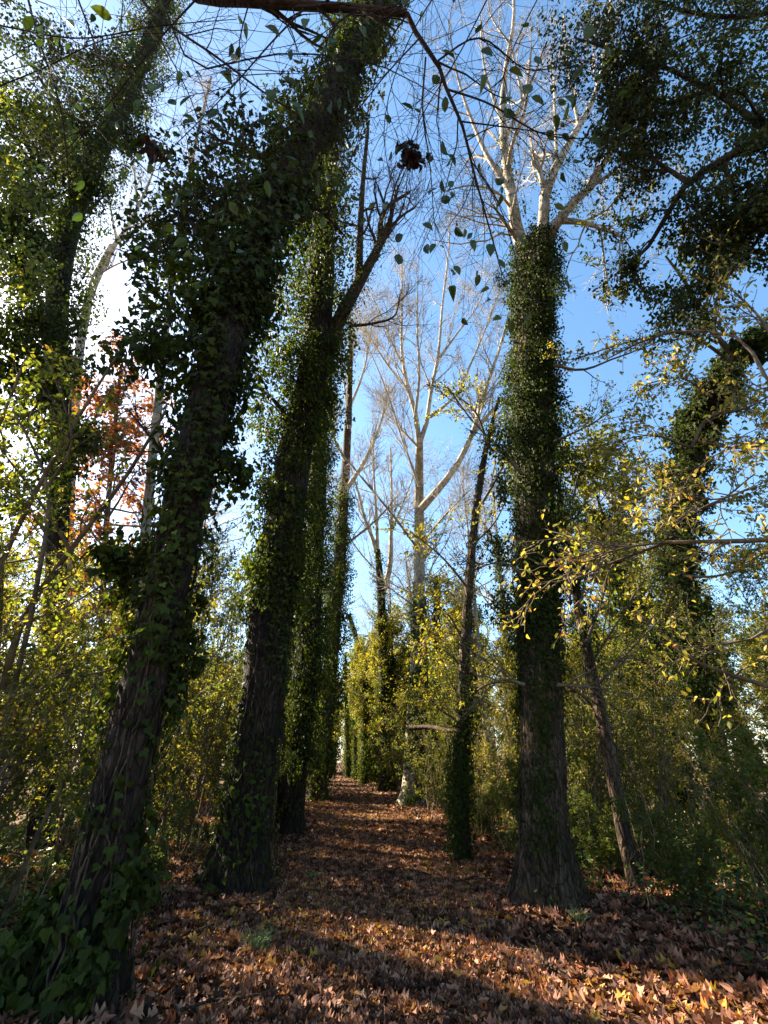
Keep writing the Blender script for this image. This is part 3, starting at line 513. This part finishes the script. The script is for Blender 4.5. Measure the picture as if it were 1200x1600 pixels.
# --- red maple at left
t14 = tree('maple', 'orange-red leaved maple catching the sun behind the left thicket', [(150, 1290, None, 10), (158, 1000, 0, 9), (168, 800, 0, 8), (180, 660, 0, 6), (190, 560, 0, 3)], seed=14, sides=14, step=.3)
q = t14['p'][None, 8::4]; qr = t14['r'][None, 8::4]
last, _ = put_branches(t14, q, qr, 'limb', 'twig', lv=((46, 4.0, 1.0), (7, 1.3, .8)), up=.2); l2 = last[1]
B = Leaves('maple'); twig_leaves(B, l2, 22, .14, .5, clus=.12); B.build('foliage', M['red'], t14['o'], t14['org'])

# --- dark trunks behind the centre
def bgtrunk(kind, label, spec, ivy=2500, spread=.4, cl=90, limbs=None, size=.14, seed=0, mat='barkdark', base=None):
    c = tree(kind, label, spec, seed=seed, sides=16, step=.3, mat=mat, flare=.5, base=base); B = Leaves('small')
    ivy_skin(B, c['p'], c['r'], ivy, size, lift=.15); ivy_clumps(B, along(c['p'], c['r'], cl, spread, .05, 1), .35, 26, size)
    B.build('ivy', M['ivyfar'], c['o'], c['org'])
    if limbs:
        LP, LR = px_limbs(limbs(depth(c['p'][-1]))); put_branches(c, LP, LR, lv=((9, 3, .5), (6, 1.4, .6), (4, .7, .7)), up=.5, rmin=.010)
    return c
bgtrunk('poplar', 'twin-topped ivy poplar right behind the central one, left of it', [(603, 1236, None, 19), (601, 1100, 0, 17), (598, 980, 0, 15), (594, 910, 0, 12), (590, 860, 0, 9)], seed=21, spread=.5,
        limbs=lambda d: [([(592, 880, d), (585, 850, d), (570, 810, d), (560, 770, d), (548, 730, d)], 8, 2), ([(590, 860, d), (588, 800, d), (584, 740, d), (583, 660, d*1.05)], 6, 1.5), ([(598, 930, d), (610, 880, d), (611, 840, d), (612, 780, d), (610, 700, d*1.05)], 10, 2), ([(612, 830, d), (628, 790, d), (648, 740, d)], 4, 1.5), ([(596, 900, d), (560, 860, d*.98), (540, 830, d*.97)], 3, 1.2)])
bgtrunk('leaning_tree', 'ivy tree leaning left over the far bend of the path', [(579, 1222, None, 13), (574, 1150, 0, 12), (567, 1080, 0, 11), (560, 1010, 0, 9), (545, 960, 0, 6)], seed=22, spread=.4)
bgtrunk('ivy_covered_tree', 'ivy column immediately right of the central poplar', [(688, 1240, None, 12), (686, 1120, 0, 12), (683, 1000, 0, 12), (682, 900, 0, 8)], seed=23, spread=.9, cl=160)
bgtrunk('ivy_covered_tree', 'narrow trunk at the end of the path, right of the bend', [(543, 1215, None, 6), (542, 1150, 0, 6), (541, 1080, 0, 5), (540, 1020, 0, 3)], seed=24, spread=.5)
bgtrunk('ivy_covered_tree', 'thin dark trunk between the far bend and the leaning tree', [(556, 1218, None, 5), (555, 1160, 0, 5), (556, 1100, 0, 4)], seed=25, spread=.3, cl=30)

for _t, _n in ((t1, 9), (t2, 9), (t7, 12), (t6, 3), (t9, 5)): vines(_t, _n, 2, 8)
# ================================================================ overhead tree, trunk behind the camera
g = np.array([-2.0, -1.6, 0.]); o = thing('overhanging_tree', 'near-black branch with thin hanging twigs and single leaves crossing the top of the view', 'tree', g)
ov = dict(o=o, org=g); T = Tubes()
T.trunk([g+[0, 0, -.3], g+[.05, .1, 1.5], g+[.1, .3, 3.2], g+[.3, .9, 4.8], P(240, -120, t=4.2)+[0, 0, .1]], [.13, .11, .09, .07, .055], 20, .1, .5, .06, 31, 0)
T.build('trunk', M['barkdark'], o, g)
LIM = [([(240, -120, 4.2), (310, -5, 3.9), (390, 2, 3.8), (480, 9, 3.75), (560, 14, 3.7), (636, 22, 3.7)], 17, 10),
 ([(636, 22, 3.7), (655, 60, 3.7), (684, 100, 3.7), (698, 140, 3.7), (722, 195, 3.7), (738, 260, 3.7), (760, 340, 3.8), (785, 430, 3.9)], 8, 1.8),
 ([(560, 14, 3.7), (600, 30, 3.6), (645, -10, 3.5), (700, -40, 3.5)], 4, 2),
 ([(684, 95, 3.7), (740, 60, 3.6), (830, 110, 3.6), (890, 100, 3.6)], 3, 1.2), ([(700, 140, 3.7), (760, 160, 3.6), (850, 210, 3.6), (970, 215, 3.6)], 3.4, 1.2),
 ([(665, 90, 3.7), (661, 180, 3.6), (672, 260, 3.6), (678, 345, 3.6)], 3, 1.2), ([(722, 190, 3.7), (800, 200, 3.6), (900, 215, 3.6)], 2.6, 1),
 ([(560, 14, 3.7), (520, 45, 3.6), (500, 100, 3.6), (480, 200, 3.6)], 3.2, 1.2), ([(240, -120, 4.2), (260, 20, 4), (310, 105, 3.9), (420, 85, 3.8), (600, 105, 3.7), (700, 160, 3.6)], 3.4, 1.2),
 ([(180, -60, 4), (240, 20, 3.8), (340, 90, 3.7), (420, 150, 3.6), (480, 190, 3.6), (560, 290, 3.6)], 4.5, 1.2), ([(100, -60, 4), (160, 100, 3.8), (220, 260, 3.7), (290, 300, 3.6)], 3, 1.2),
 ([(30, -60, 4), (60, 60, 3.8), (95, 170, 3.7), (110, 300, 3.7)], 4, 1.4), ([(390, 2, 3.8), (375, 60, 3.7), (380, 200, 3.6), (385, 330, 3.6)], 2.4, 1), ([(310, -5, 3.9), (250, 60, 3.8), (180, 150, 3.7), (90, 250, 3.6)], 3, 1),
 ([(480, 9, 3.75), (430, 60, 3.6), (350, 150, 3.5), (250, 250, 3.5)], 3, 1), ([(636, 22, 3.7), (600, 80, 3.6), (570, 190, 3.5), (530, 300, 3.5)], 2.6, 1), ([(655, 60, 3.7), (600, 120, 3.6), (560, 170, 3.6), (470, 250, 3.6)], 2.6, 1),
 ([(700, -40, 3.5), (640, 60, 3.5), (600, 200, 3.5), (620, 330, 3.5)], 2.2, 1), ([(780, -40, 3.5), (720, 80, 3.5), (650, 200, 3.5), (600, 350, 3.6)], 2.4, 1), ([(0, 40, 3.6), (120, 60, 3.6), (250, 40, 3.6), (370, 30, 3.6)], 2.6, 1), ([(-40, 150, 3.6), (60, 110, 3.6), (170, 60, 3.6), (300, 50, 3.6)], 2.4, 1),
 ([(735, 250, 3.7), (770, 300, 3.7), (800, 380, 3.8), (812, 450, 3.8)], 2, 1), ([(250, 60, 3.8), (300, 160, 3.7), (330, 260, 3.7)], 2, 1), ([(860, -40, 3.6), (800, 80, 3.6), (760, 200, 3.6), (700, 300, 3.6)], 2, 1)]
LP, LR = px_limbs(LIM)
last, _ = put_branches(ov, LP, LR, mat='twigdark', lv=((13, 1.2, .8), (5, .5, .8)), up=-.15, rmin=.0018, wob=.12, sides=8)
B = Leaves('ovate'); lv = last[1]; sel = rng.random(len(lv)) < .17; twig_leaves(B, lv[sel], 1, .095, .8, smin=.5, clus=.008)
def px_leaf(B, lst):
    for px, py, s, ang in lst:
        p = P(px, py, t=3.6)[None]; a = R_(ang); tip = np.array([[math.sin(a), 0, -math.cos(a)]]) + np.array([[0, sp*.2, 0]])
        q = LP.reshape(-1, 3); q = q[np.argsort(np.linalg.norm(q-p[0]-[0, 0, .12], axis=1))[0]]
        if np.linalg.norm(q-p[0]) < .9:
            T = Tubes(); T.add(resample([p[0], p[0]*.6+q*.4+[.02*rng.normal(), .02*rng.normal(), .05], q], 8), np.linspace(.0016, .003, 8), 5); T.build('twig', M['twigdark'], ov['o'], ov['org'])
        B.add(p, nrm(np.array([[.2*rng.normal(), -1, .35*rng.normal()]])), tip, s*1.1, np.array([.3+.5*rng.random()]))
px_leaf(B, [(624, 398, .135, -10), (710, 415, .10, 20), (706, 445, .12, 0), (765, 380, .12, 5), (780, 405, .11, 10), (888, 150, .11, -10), (755, 75, .13, 10), (690, 78, .12, 70), (830, 152, .12, 60), (800, 152, .12, -60), (440, 120, .14, 60), (235, 130, .14, 30), (255, 130, .14, -5), (285, 180, .10, 60), (340, 170, .15, -20), (220, 155, .14, 0), (425, 140, .14, 0), (480, 30, .13, -10), (415, 40, .14, 40), (100, 30, .13, 60), (60, 40, .12, 20), (700, 240, .1, 30), (740, 210, .1, -40), (660, 350, .1, 60), (680, 380, .1, -30), (735, 375, .11, 30), (350, 110, .14, 20), (300, 150, .13, -30), (265, 155, .12, 30), (880, 85, .11, 80), (520, 60, .12, 0), (560, 40, .11, 30)])
B.build('leaves', M['twigleaf'], o, g)
# dead leaf bunches caught in the twigs
def bunch(label, px, py, R, n, sz, hue):
    c = P(px, py, t=3.6); B = Leaves('ovate'); d = rv(n)*(rng.random((n, 1))**.6)*R/F*3.6; d[:, 2] = d[:, 2]*.8-d[:, 0]*.35; d += (rng.random((n, 1)) < .35)*np.array([.08, 0, -.05])
    B.add(c+d, rv(n), nrm(rv(n)+[0, 0, -.6]), sz, hue+.3*rng.random(n), 3); b = B.build('leaf_bunch', M['deadleaf'], None, c); b.location = c; tag(b, label, 'dead leaves')
bunch('blackish clump of withered leaves caught in the hanging twigs at upper centre', 638, 244, 20, 110, .06, 0)
bunch('single curled dark red bunch of dead leaves hanging at upper left', 236, 232, 13, 16, .10, .15)

# ================================================================ prototypes for the woodland
def stems(n, h, spread, r, nseg=10):
    out = []
    for k in range(n):
        a = k/n*2*np.pi+rng.random(); s = spread*(.35+.8*rng.random()); hh = h*(.7+.5*rng.random()); z = np.linspace(0, 1, 6)
        x = np.cos(a)*(s*z**1.5+.08)+rng.normal(size=6)*.06; y = np.sin(a)*(s*z**1.5+.08)+rng.normal(size=6)*.06
        out.append((np.stack([x, y, hh*z-.1], -1), np.linspace(r, r*.25, 6)))
    return lims(out, nseg)
def shrub(kind, label, cat, group, n, h, spread, r, leafmat, leaf='ovate', size=.055, per=(6, 8), k=(9, 6), L=(1.1, .5), bark='twig', grain=.35):
    o = thing(kind, label, cat, (0, 0, 0), group); a, b = stems(n, h, spread, r); T = Tubes(); T.add(a, b, 6)
    c, d = sprout(a, b, k[0], L[0], .7, .35, smin=.12, taper=.3); T.add(c, d, 4); e, f = sprout(c, d, k[1], L[1], .8, .1); T.add(e, f, 3)
    st = T.build('stems', M[bark], o); B = Leaves(leaf); twig_leaves(B, e, per[1], size); twig_leaves(B, c, per[0], size); lf = B.build('foliage', M[leafmat], o)
    kids[o.name] = [st, lf]; return o
def backtree(kind, label, group, h, r, crown, L, leafmat, n=(26, 8), per=14, size=.12, ivyn=300, bark='barkdark', lean=.6, leaf='small'):
    o = thing(kind, label, 'tree', (0, 0, 0), group); T = Tubes(); lx, ly = rng.normal(size=2)*lean
    p, rr = T.trunk([(0, 0, -.3), (.1, 0, h*.2), (lx*.4, ly*.4, h*.5), (lx, ly, h)], [r, r*.85, r*.6, r*.1], 14, .35, .6, .06, h, 0)
    tk = T.build('trunk', M[bark], o); parts = [tk]; N = len(p); i0 = int(N*crown)
    T = Tubes(); q = p[None, i0:]; qr = rr[None, i0:]; a, b = sprout(q, qr, n[0], L, .95, .6, .45, .02, 7, smin=0, taper=.55); T.add(a, b, 5)
    c, d = sprout(a, b, n[1], L*.4, .75, .2, rmin=.009); T.add(c, d, 3); 
    if per == 0: e, f = sprout(c, d, 5, L*.2, .7, .3, rmin=.008); T.add(e, f, 3)
    parts.append(T.build('branches', M['limb' if per == 0 else 'twig'], o))
    if per:
        B = Leaves(leaf); twig_leaves(B, c, per, size, clus=.12); parts.append(B.build('foliage', M[leafmat], o))
    if ivyn:
        B = Leaves('small'); ivy_skin(B, p, rr, ivyn*12, size, lift=.15, zmax=h*.7); ivy_clumps(B, along(p, rr, ivyn, .45, .03, .75), .35, 22, size); parts.append(B.build('ivy', M['ivyfar'], o))
    kids[o.name] = parts; return o
GS = 'thicket shrubs either side of the path'
shA = shrub('thicket_shrub', 'olive-green many-stemmed shrub in the thicket', 'shrub', GS, 7, 3.0, 1.0, .022, 'olive', size=.05, per=(11, 10))
shB = shrub('thicket_shrub', 'yellowing twiggy shrub in the thicket', 'shrub', GS, 6, 3.6, 1.2, .02, 'gold', size=.055, per=(9, 8))
shC = shrub('thicket_shrub', 'fresh green low leafy shrub in the thicket', 'shrub', GS, 8, 1.8, .9, .014, 'green', size=.06, per=(14, 14), L=(.7, .35))
saA = shrub('sapling', 'thin upright sapling with sparse yellow-green leaves', 'sapling', 'saplings in the wood', 2, 6.5, .8, .04, 'olive', size=.065, per=(11, 11), k=(30, 8), L=(1.8, .7))
saB = shrub('sapling', 'thin upright sapling with sparse golden leaves', 'sapling', 'saplings in the wood', 2, 7.5, .6, .04, 'gold', size=.07, per=(10, 10), k=(30, 8), L=(1.8, .7))
btA = backtree('woodland_tree', 'golden-green woodland tree in the background', 'woodland trees in the background', 12, .16, .2, 3.2, 'gold', n=(44, 9), per=24, size=.15)
btB = backtree('woodland_tree', 'olive-green woodland tree in the background', 'woodland trees in the background', 10, .18, .12, 3.4, 'olive', n=(44, 9), per=24, size=.15)
bpA = backtree('poplar', 'bare poplar standing in the far row', 'bare poplars in the far row', 25, .28, .35, 6.5, None, n=(34, 9), per=0, ivyn=260, bark='pale', size=.15, lean=.8)
bpB = backtree('poplar', 'bare poplar standing in the far row', 'bare poplars in the far row', 21, .24, .3, 5.5, None, n=(30, 9), per=0, ivyn=0, bark='pale', lean=.8)
used = set()
def where(x, y):
    side = 'left' if x < xc(y) else 'right'; d = 'near' if y < 9 else ('middle' if y < 22 else 'far')
    return side, d
KIND = {id(shA): ('olive-green many-stemmed shrub', 'thicket shrubs'), id(shB): ('yellowing twiggy shrub', 'yellowing shrubs'), id(shC): ('low fresh-green leafy shrub', 'low green shrubs'),
        id(saA): ('thin sapling with sparse yellow-green leaves', 'yellow-green saplings'), id(saB): ('thin sapling with sparse golden leaves', 'golden saplings'),
        id(btA): ('golden-green leafy tree', 'golden-green trees'), id(btB): ('olive-green leafy tree', 'olive-green trees'), id(bpA): ('bare pale poplar with an ivy-wrapped trunk', 'ivy-wrapped bare poplars'), id(bpB): ('bare pale slender poplar', 'slender bare poplars')}
def place(pr, x, y, sc=1., rz=None):
    z = float(hgt(x, y))-.03; rz = rng.random()*6.28 if rz is None else rz
    if id(pr) not in used: used.add(id(pr)); o = pr; o.location = (x, y, z); o.rotation_euler = (0, 0, rz); o.scale = (sc,)*3
    else: o = copy_thing(pr, (x, y, z), rz, sc)
    side, d = where(x, y); a, g = KIND[id(pr)]
    dist = {'near': 'among the nearest growth', 'middle': 'in the middle distance', 'far': 'far back in the wood'}[d]
    o['label'] = f'{a} {side} of the path {dist}'; o['group'] = f'{g} {side} of the path {dist}'
    return o
# explicit near growth (left)
for pr, x, y, s in [(shB, -4.3, 5.2, 1.0), (shA, -5.2, 6.6, 1.15), (shA, -4.2, 8.4, 1.0), (shB, -3.9, 10.5, .95), (shC, -3.3, 7.3, .5), (shC, -4.6, 4.6, .7), (saA, -6.4, 5.4, .6), (saB, -6.6, 9, .6), (saA, -4.8, 11.5, 1.0), (shB, -6.6, 5.0, 1.2), (shA, -7.2, 7.2, 1.2), (saA, -8.6, 9.5, .8),
                    (shC, -3.2, 11.6, .8), (shB, -3.8, 14, .9), (shA, -5.4, 13, 1.2), (saB, -4.6, 16, .9), (saB, -4.7, 13, 1.0), (saA, -5.4, 16, 1.1), (shA, -5.6, 9.6, 1.1), (shB, -6.2, 7.0, 1.2), (saB, -7.6, 8.0, .7), (shB, -4.6, 9.4, 1.0)]: place(pr, x, y, s)
# right
for pr, x, y, s in [(shA, 4.4, 6.4, .5), (shB, 5.0, 7.6, .5), (shA, 3.6, 9.4, .9), (shC, 3.6, 6.6, .5), (shC, 4.4, 5.4, .8), (shC, 2.9, 10.2, .8), (shB, 3.2, 12.0, .8), (shA, 5.6, 6.0, .5), (shB, 6.4, 7.0, .5), (shC, 2.4, 12.5, .7), (saA, 5.0, 13.5, .7), (shA, 4.6, 11.5, 1.0),
                    (shB, 2.6, 15, .9), (shA, 3.4, 17, 1.0), (shA, 4.8, 9.4, .9), (shB, 6.2, 10.8, .7), (shA, 8.6, 9.6, .8), (shC, 5.4, 8.0, .5), (shB, 7.6, 11.5, 1.1), (shA, 5.6, 12.6, 1.1), (shB, 9.2, 10, 1.1), (shC, 3.5, 8.6, .5), (shB, 5.6, 10.8, .9), (shB, 4.4, 10, .85), (saB, 3.6, 14, .75), (saA, 2.6, 19, .8), (shC, 1.9, 14.5, .5), (shC, 5.2, 4.6, .8), (shA, 6.6, 5.0, .5)]: place(pr, x, y, s)
r2 = random.Random(3)
for i in range(26):      # right wood
    y = r2.uniform(12, 45); x = xc(y)+r2.uniform(4.2, 16); place(r2.choice([shA, shB, shB, saA, saB, btA]), x, y, r2.uniform(.8, 1.2))
for i in range(30):      # left wood
    y = r2.uniform(9, 45); x = xc(y)-r2.uniform(3.6, 16); place(r2.choice([shA, shB, shA, saA, saB, btB]), x, y, r2.uniform(.8, 1.2))
for y in np.arange(19, 75, 3.2):   # growth lining the far path
    place(r2.choice([shA, shB, shB]), xc(y)+r2.uniform(2.6, 3.6), y, r2.uniform(.8, 1.15)); place(r2.choice([shA, shB]), xc(y)-r2.uniform(2.6, 3.4), y+1.5, r2.uniform(.8, 1.1))
for x, y, s, pr in [(-1.6, 42, .95, btA), (1.5, 36, .75, btA), (4.5, 40, .9, btB), (-14, 52, 1, btA), (-4, 60, 1.1, btA), (-1, 55, .9, btB), (3, 60, 1, btA), (9, 48, 1, btB), (14, 40, .9, btA), (-12, 72, 1.2, btB), (-8.5, 84, 1.2, btA), (-17, 80, 1.2, btA), (-4, 82, 1.2, btA), (2, 78, 1.2, btB), (10, 66, 1.2, btA), (18, 55, 1.2, btA), (24, 42, 1.1, btB), (-24, 60, 1.2, btB), (-16, 34, 1.1, btA), (-22, 44, 1.2, btA), (-13, 24, .9, btB), (-20, 26, 1.1, btA), (16, 28, .85, btB), (22, 30, 1, btA), (11, 24, .7, btA), (-12, 90, 1.3, btB), (20, 75, 1.3, btB), (32, 60, 1.3, btA), (-34, 60, 1.3, btA), (-16, 15, .7, btB), (-18, 19, .8, btA)]: place(pr, x, y, s)
for i in range(46):      # far wood closing the horizon
    a = -1.15+2.3*i/45; d = r2.uniform(48, 75) if abs(a+.1) > .12 else 88; place(r2.choice([btA, btB]), d*math.sin(a)-4, d*math.cos(a), r2.uniform(.9, 1.35))
for x, y, s, pr in [(.6, 32, .9, btA), (-.2, 39, 1.05, btA), (-.9, 46, 1.15, btB), (-6.5, 36, .8, btA), (-8.6, 70, .6, btA), (-10.2, 76, .7, btA), (-12, 80, .8, btB), (-8, 80, .7, btA), (-9.5, 73, 1.3, shA), (-10.8, 74, 1.4, shB), (-8.3, 74, 1.3, shA), (-12, 75, 1.4, shA), (-9.5, 21, .85, btA), (5.2, 12.5, .32, btA), (6.6, 15.5, .42, btA), (8.2, 19, .5, btB), (7, 24, .55, btA), (-5.8, 14.5, .3, btA), (-6.8, 17.5, .4, btA), (-8.5, 13, .45, btB), (-10, 17, .55, btA), (-8, 24, .6, btB), (-7, 30, .7, btA), (-11, 11, .6, btB), (-14, 12, .7, btA), (7.5, 14, .5, btB), (6, 20, .6, btA), (9.5, 17, .6, btB), (5, 27, .8, btA), (-4.6, 31, .7, btA), (3.0, 25, .6, btB), (8, 12, .42, btA), (11, 13, .5, btB), (-9.5, 8, .5, btA), (-12, 7, .7, btB)]: place(pr, x, y, s)
for x, y, s, pr in [(-6.5, 33, 1, bpA), (2.2, 30, .95, bpA), (-8, 41, 1, bpB), (1, 44, 1.05, bpB), (-11, 52, 1.1, bpA), (-2, 66, 1.1, bpB), (-5.2, 27, .95, bpB), (5.5, 26, .9, bpB), (9, 34, 1, bpA), (12, 20, .85, bpB), (-10.5, 20, .95, bpB), (-15, 30, 1.1, bpB), (4, 54, 1.1, bpA)]: place(pr, x, y, s)

# ---------------------------------------------------------------- near left curved shrub stems
o = thing('hazel_shrub', 'shrub of long dark arching stems with yellow-green leaves at the left edge', 'shrub', P(-60, 1330, t=5.2)*[1, 1, 0]); hz = dict(o=o, org=np.array(o.location))
LP, LR = px_limbs([([(-60, 1330, 5.2), (-10, 1150, 5.2), (40, 960, 5.3), (110, 860, 5.4), (200, 740, 5.5), (260, 640, 5.6)], 14, 4), ([(-60, 1330, 5.2), (20, 1080, 5), (60, 900, 5), (75, 760, 5.1), (20, 640, 5.2)], 10, 3), ([(-60, 1330, 5.2), (-40, 1000, 5), (60, 760, 5.1), (130, 640, 5.2), (180, 560, 5.4)], 10, 3),
 ([(-10, 1150, 5.2), (80, 1060, 5.1), (160, 1050, 5), (220, 1030, 5)], 6, 2), ([(0, 1450, 4.6), (60, 1300, 4.7), (120, 1180, 4.8), (150, 1060, 4.9)], 9, 3), ([(75, 760, 5.1), (110, 700, 5.1), (90, 600, 5.2)], 5, 2), ([(110, 860, 5.4), (60, 780, 5.3), (0, 700, 5.3)], 6, 2), ([(-60, 1330, 5.2), (0, 900, 5.2), (-20, 740, 5.2), (40, 560, 5.3)], 9, 3), ([(0, 980, 5.2), (100, 950, 5.2), (180, 900, 5.3)], 5, 2)])
last, _ = put_branches(hz, LP, LR, 'stem', 'twig', lv=((9, 1.0, .7), (5, .5, .8)), up=.05)
B = Leaves('ovate'); twig_leaves(B, last[1], 7, .07); twig_leaves(B, last[0], 6, .07); B.build('foliage', M['olive'], o, hz['org'])
# right bough with orange leaves
gb = np.array([6.3, 4.0, 0.]); o = thing('hazel_tree', 'tree at the right edge whose long level bough carries scattered orange and yellow leaves', 'tree', gb); hb = dict(o=o, org=gb)
T = Tubes(); T.trunk([gb+[0, 0, -.3], gb+[0, 0, 1.5], gb+[-.1, .1, 3.2], gb+[-.1, .2, 5.2], gb+[-.3, .3, 7]], [.13, .11, .09, .06, .03], 18, .15, .4, .06, 41, 0); T.build('trunk', M['barkdark'], o, gb)
e = gb+[-.1, .1, 3.3]; td = depth(e); ex = (e[0]/td*F+600)
LP, LR = px_limbs([([(ex, 860, td), (1200, 843, td*.99), (1120, 847, td), (1050, 846, td*1.03), (980, 870, td*1.08), (930, 890, td*1.1), (900, 905, td*1.12)], 10, 2), ([(1050, 846, td*1.03), (960, 860, td*1.05), (880, 900, td*1.08), (830, 920, td*1.1)], 4, 1.2), ([(ex, 860, td), (1220, 620, td*1.1), (1130, 520, td*1.3), (1040, 520, td*1.4), (950, 560, td*1.5)], 8, 2), ([(ex, 860, td), (1260, 740, td), (1180, 690, td), (1100, 720, td)], 6, 2), ([(ex, 860, td), (1250, 950, td*.9), (1170, 1000, td*.9), (1080, 1010, td*.9)], 6, 2), ([(ex, 860, td), (1230, 1080, td*.9), (1160, 1060, td*.9), (1100, 1040, td*.9), (1050, 1010, td*.9)], 9, 4), ([(1220, 620, td*1.1), (1190, 500, td*1.3), (1120, 430, td*1.4)], 6, 2), ([(1180, 760, td), (1120, 780, td), (1050, 770, td)], 4, 1.5)])
last, _ = put_branches(hb, LP, LR, mat='twig', lv=((11, 1.1, .7), (6, .5, .8)), up=.05)
B = Leaves('ovate'); twig_leaves(B, last[1], 4, .058); twig_leaves(B, last[0], 5, .06); B.build('foliage', M['rust'], o, gb)

def stick(x, y, L, rz, first=[]):
    if not first:
        q = np.array([[[0, 0, .03], [L*.3, .03, .04], [L*.65, -.04, .05], [L, .05, .03]]]); a, b = lims([(q[0], [.012, .01, .008, .004])]); T = Tubes(); T.add(a, b, 6)
        c, d = sprout(a, b, 5, .4, .6, .1, rmin=.003); T.add(c, d, 4); o = T.build('fallen_stick', M['bark']); tag(o, 'thin broken stick lying in the fallen leaves', 'stick', 'broken sticks on the leaf carpet'); first.append(o)
    else: o = first[0].copy(); link(o)
    o.location = (x, y, float(hgt(x, y))+.03); o.rotation_euler = (0, 0, rz)
for x, y, rz in [(-1.5, 4.6, .4), (1.6, 5.3, 2.1), (2.2, 6.4, 1.0), (-1.2, 7.2, 2.8), (1.1, 8.6, .2), (-1.9, 9.8, 1.7), (.9, 4.2, 2.6), (2.7, 5.0, .3), (-2.1, 5.9, 1.2)]: stick(x, y, .7, rz)
# ---------------------------------------------------------------- ground plants, grass, stalks
def cover(name, label, cat, n, fx, mat, tpl, size, h):
    x, y = fx(n); pz = hgt(x, y); m = vnoise(np.stack([x, y, x*0], -1), .9, 3) > .38; x, y, pz = x[m], y[m], pz[m]; n = len(x)
    z = pz+.03+h*rng.random(n)**1.6; B = Leaves(tpl); B.add(np.stack([x, y, z], -1), nrm(np.array([0, 0, 1.])+rv(n)*.7), nrm(rv(n)*[1, 1, .4]), size*(.5+.8*rng.random(n)))
    tag(B.build(name, M[mat]), label, cat, kind='stuff')
cover('ground_cover', 'low ivy and bramble covering the floor right of the path', 'ground cover', 26000, lambda n: ((lambda y: (xc(y)+2.6+rng.random(n)**.8*6, y))(3.5+rng.random(n)*12)), 'groundleaf', 'ivy', .055, .38)
cover('ground_cover', 'low ivy and bramble covering the floor left of the path', 'ground cover', 16000, lambda n: ((lambda y: (xc(y)-2.7-rng.random(n)**.8*6, y))(3.2+rng.random(n)*11)), 'groundleaf', 'ivy', .055, .28)
def tuft(label, px, py, n, h):
    g = G(px, py); g[2] = hgt(g[0], g[1]); T = Tubes(); a = rng.random(n)*6.28; s = h*(.4+.6*rng.random(n)); b = rng.normal(size=(n, 2))*.05
    u = np.linspace(0, 1, 5); x = b[:, :1]+np.cos(a)[:, None]*s[:, None]*.7*u**1.6; y = b[:, 1:]+np.sin(a)[:, None]*s[:, None]*.7*u**1.6; z = s[:, None]*(u-.35*u**3)
    T.add(np.stack([x, y, z+0*x], -1), np.linspace(.004, .0012, 5)[None]+0*x, 3); o = T.build('grass_tuft', M['green2']); o.location = g; tag(o, label, 'grass tuft')
m, t, b, _o = M_('grass_blade'); b.inputs['Base Color'].default_value = (.09, .14, .03, 1); b.inputs['Roughness'].default_value = .6; M['green2'] = m
tuft('grass tuft in fallen leaves in front of the broad foot of the second left tree', 402, 1478, 90, .28)
tuft('small grass tuft on the left verge beside the slim ivy column', 488, 1370, 50, .2)
tuft('grass tuft at the foot of the massive right tree', 905, 1440, 70, .22)
def stalks(label, n, x0, x1, y0, y1, h):
    gx_, gy_ = (x0+x1)/2, (y0+y1)/2; o = thing('dry_stalks', label, 'dry stalks', (gx_, gy_, 0)); T = Tubes()
    x = x0+(x1-x0)*rng.random(n); y = y0+(y1-y0)*rng.random(n); s = h*(.5+.7*rng.random(n)); u = np.linspace(0, 1, 6); ln = rng.normal(size=(n, 2))*.3; kk = rng.normal(size=(n, 6, 2))*.03
    X = x[:, None]+ln[:, :1]*s[:, None]*u**1.4; Yy = y[:, None]+ln[:, 1:]*s[:, None]*u**1.4; Z = s[:, None]*u-.03; X = X+kk[:, :, 0]*(u > 0); Yy = Yy+kk[:, :, 1]*(u > 0)
    Q = np.stack([X, Yy, Z], -1); a, b = sprout(Q, np.full(X.shape, .006), 3, h*.35, .6, .2, rmin=.003)
    for k in range(n):
        T = Tubes(); T.add(Q[k], np.linspace(.006, .002, 6), 4); T.add(a[3*k:3*k+3], b[3*k:3*k+3], 3); T.build('stalk', M['stalk'], o, (gx_, gy_, 0))
stalks('pale dry leafless stalks rising from the ground cover at lower right', 46, 2.8, 7, 4.6, 9, 1.0)
stalks('pale dry bent stalks between the slender tree and the central poplar', 16, 1.6, 2.6, 10.5, 14, 1.2)
stalks('pale dry stalks standing behind the thick second tree on the left', 26, -5, -2.8, 9, 13, 1.8)
stalks('pale dry stalks at the left edge behind the nearest tree', 24, -6, -3.6, 4.6, 7.5, 1.6)
print('objects', len(S.objects), 'verts', sum(len(m.vertices) for m in bpy.data.meshes))
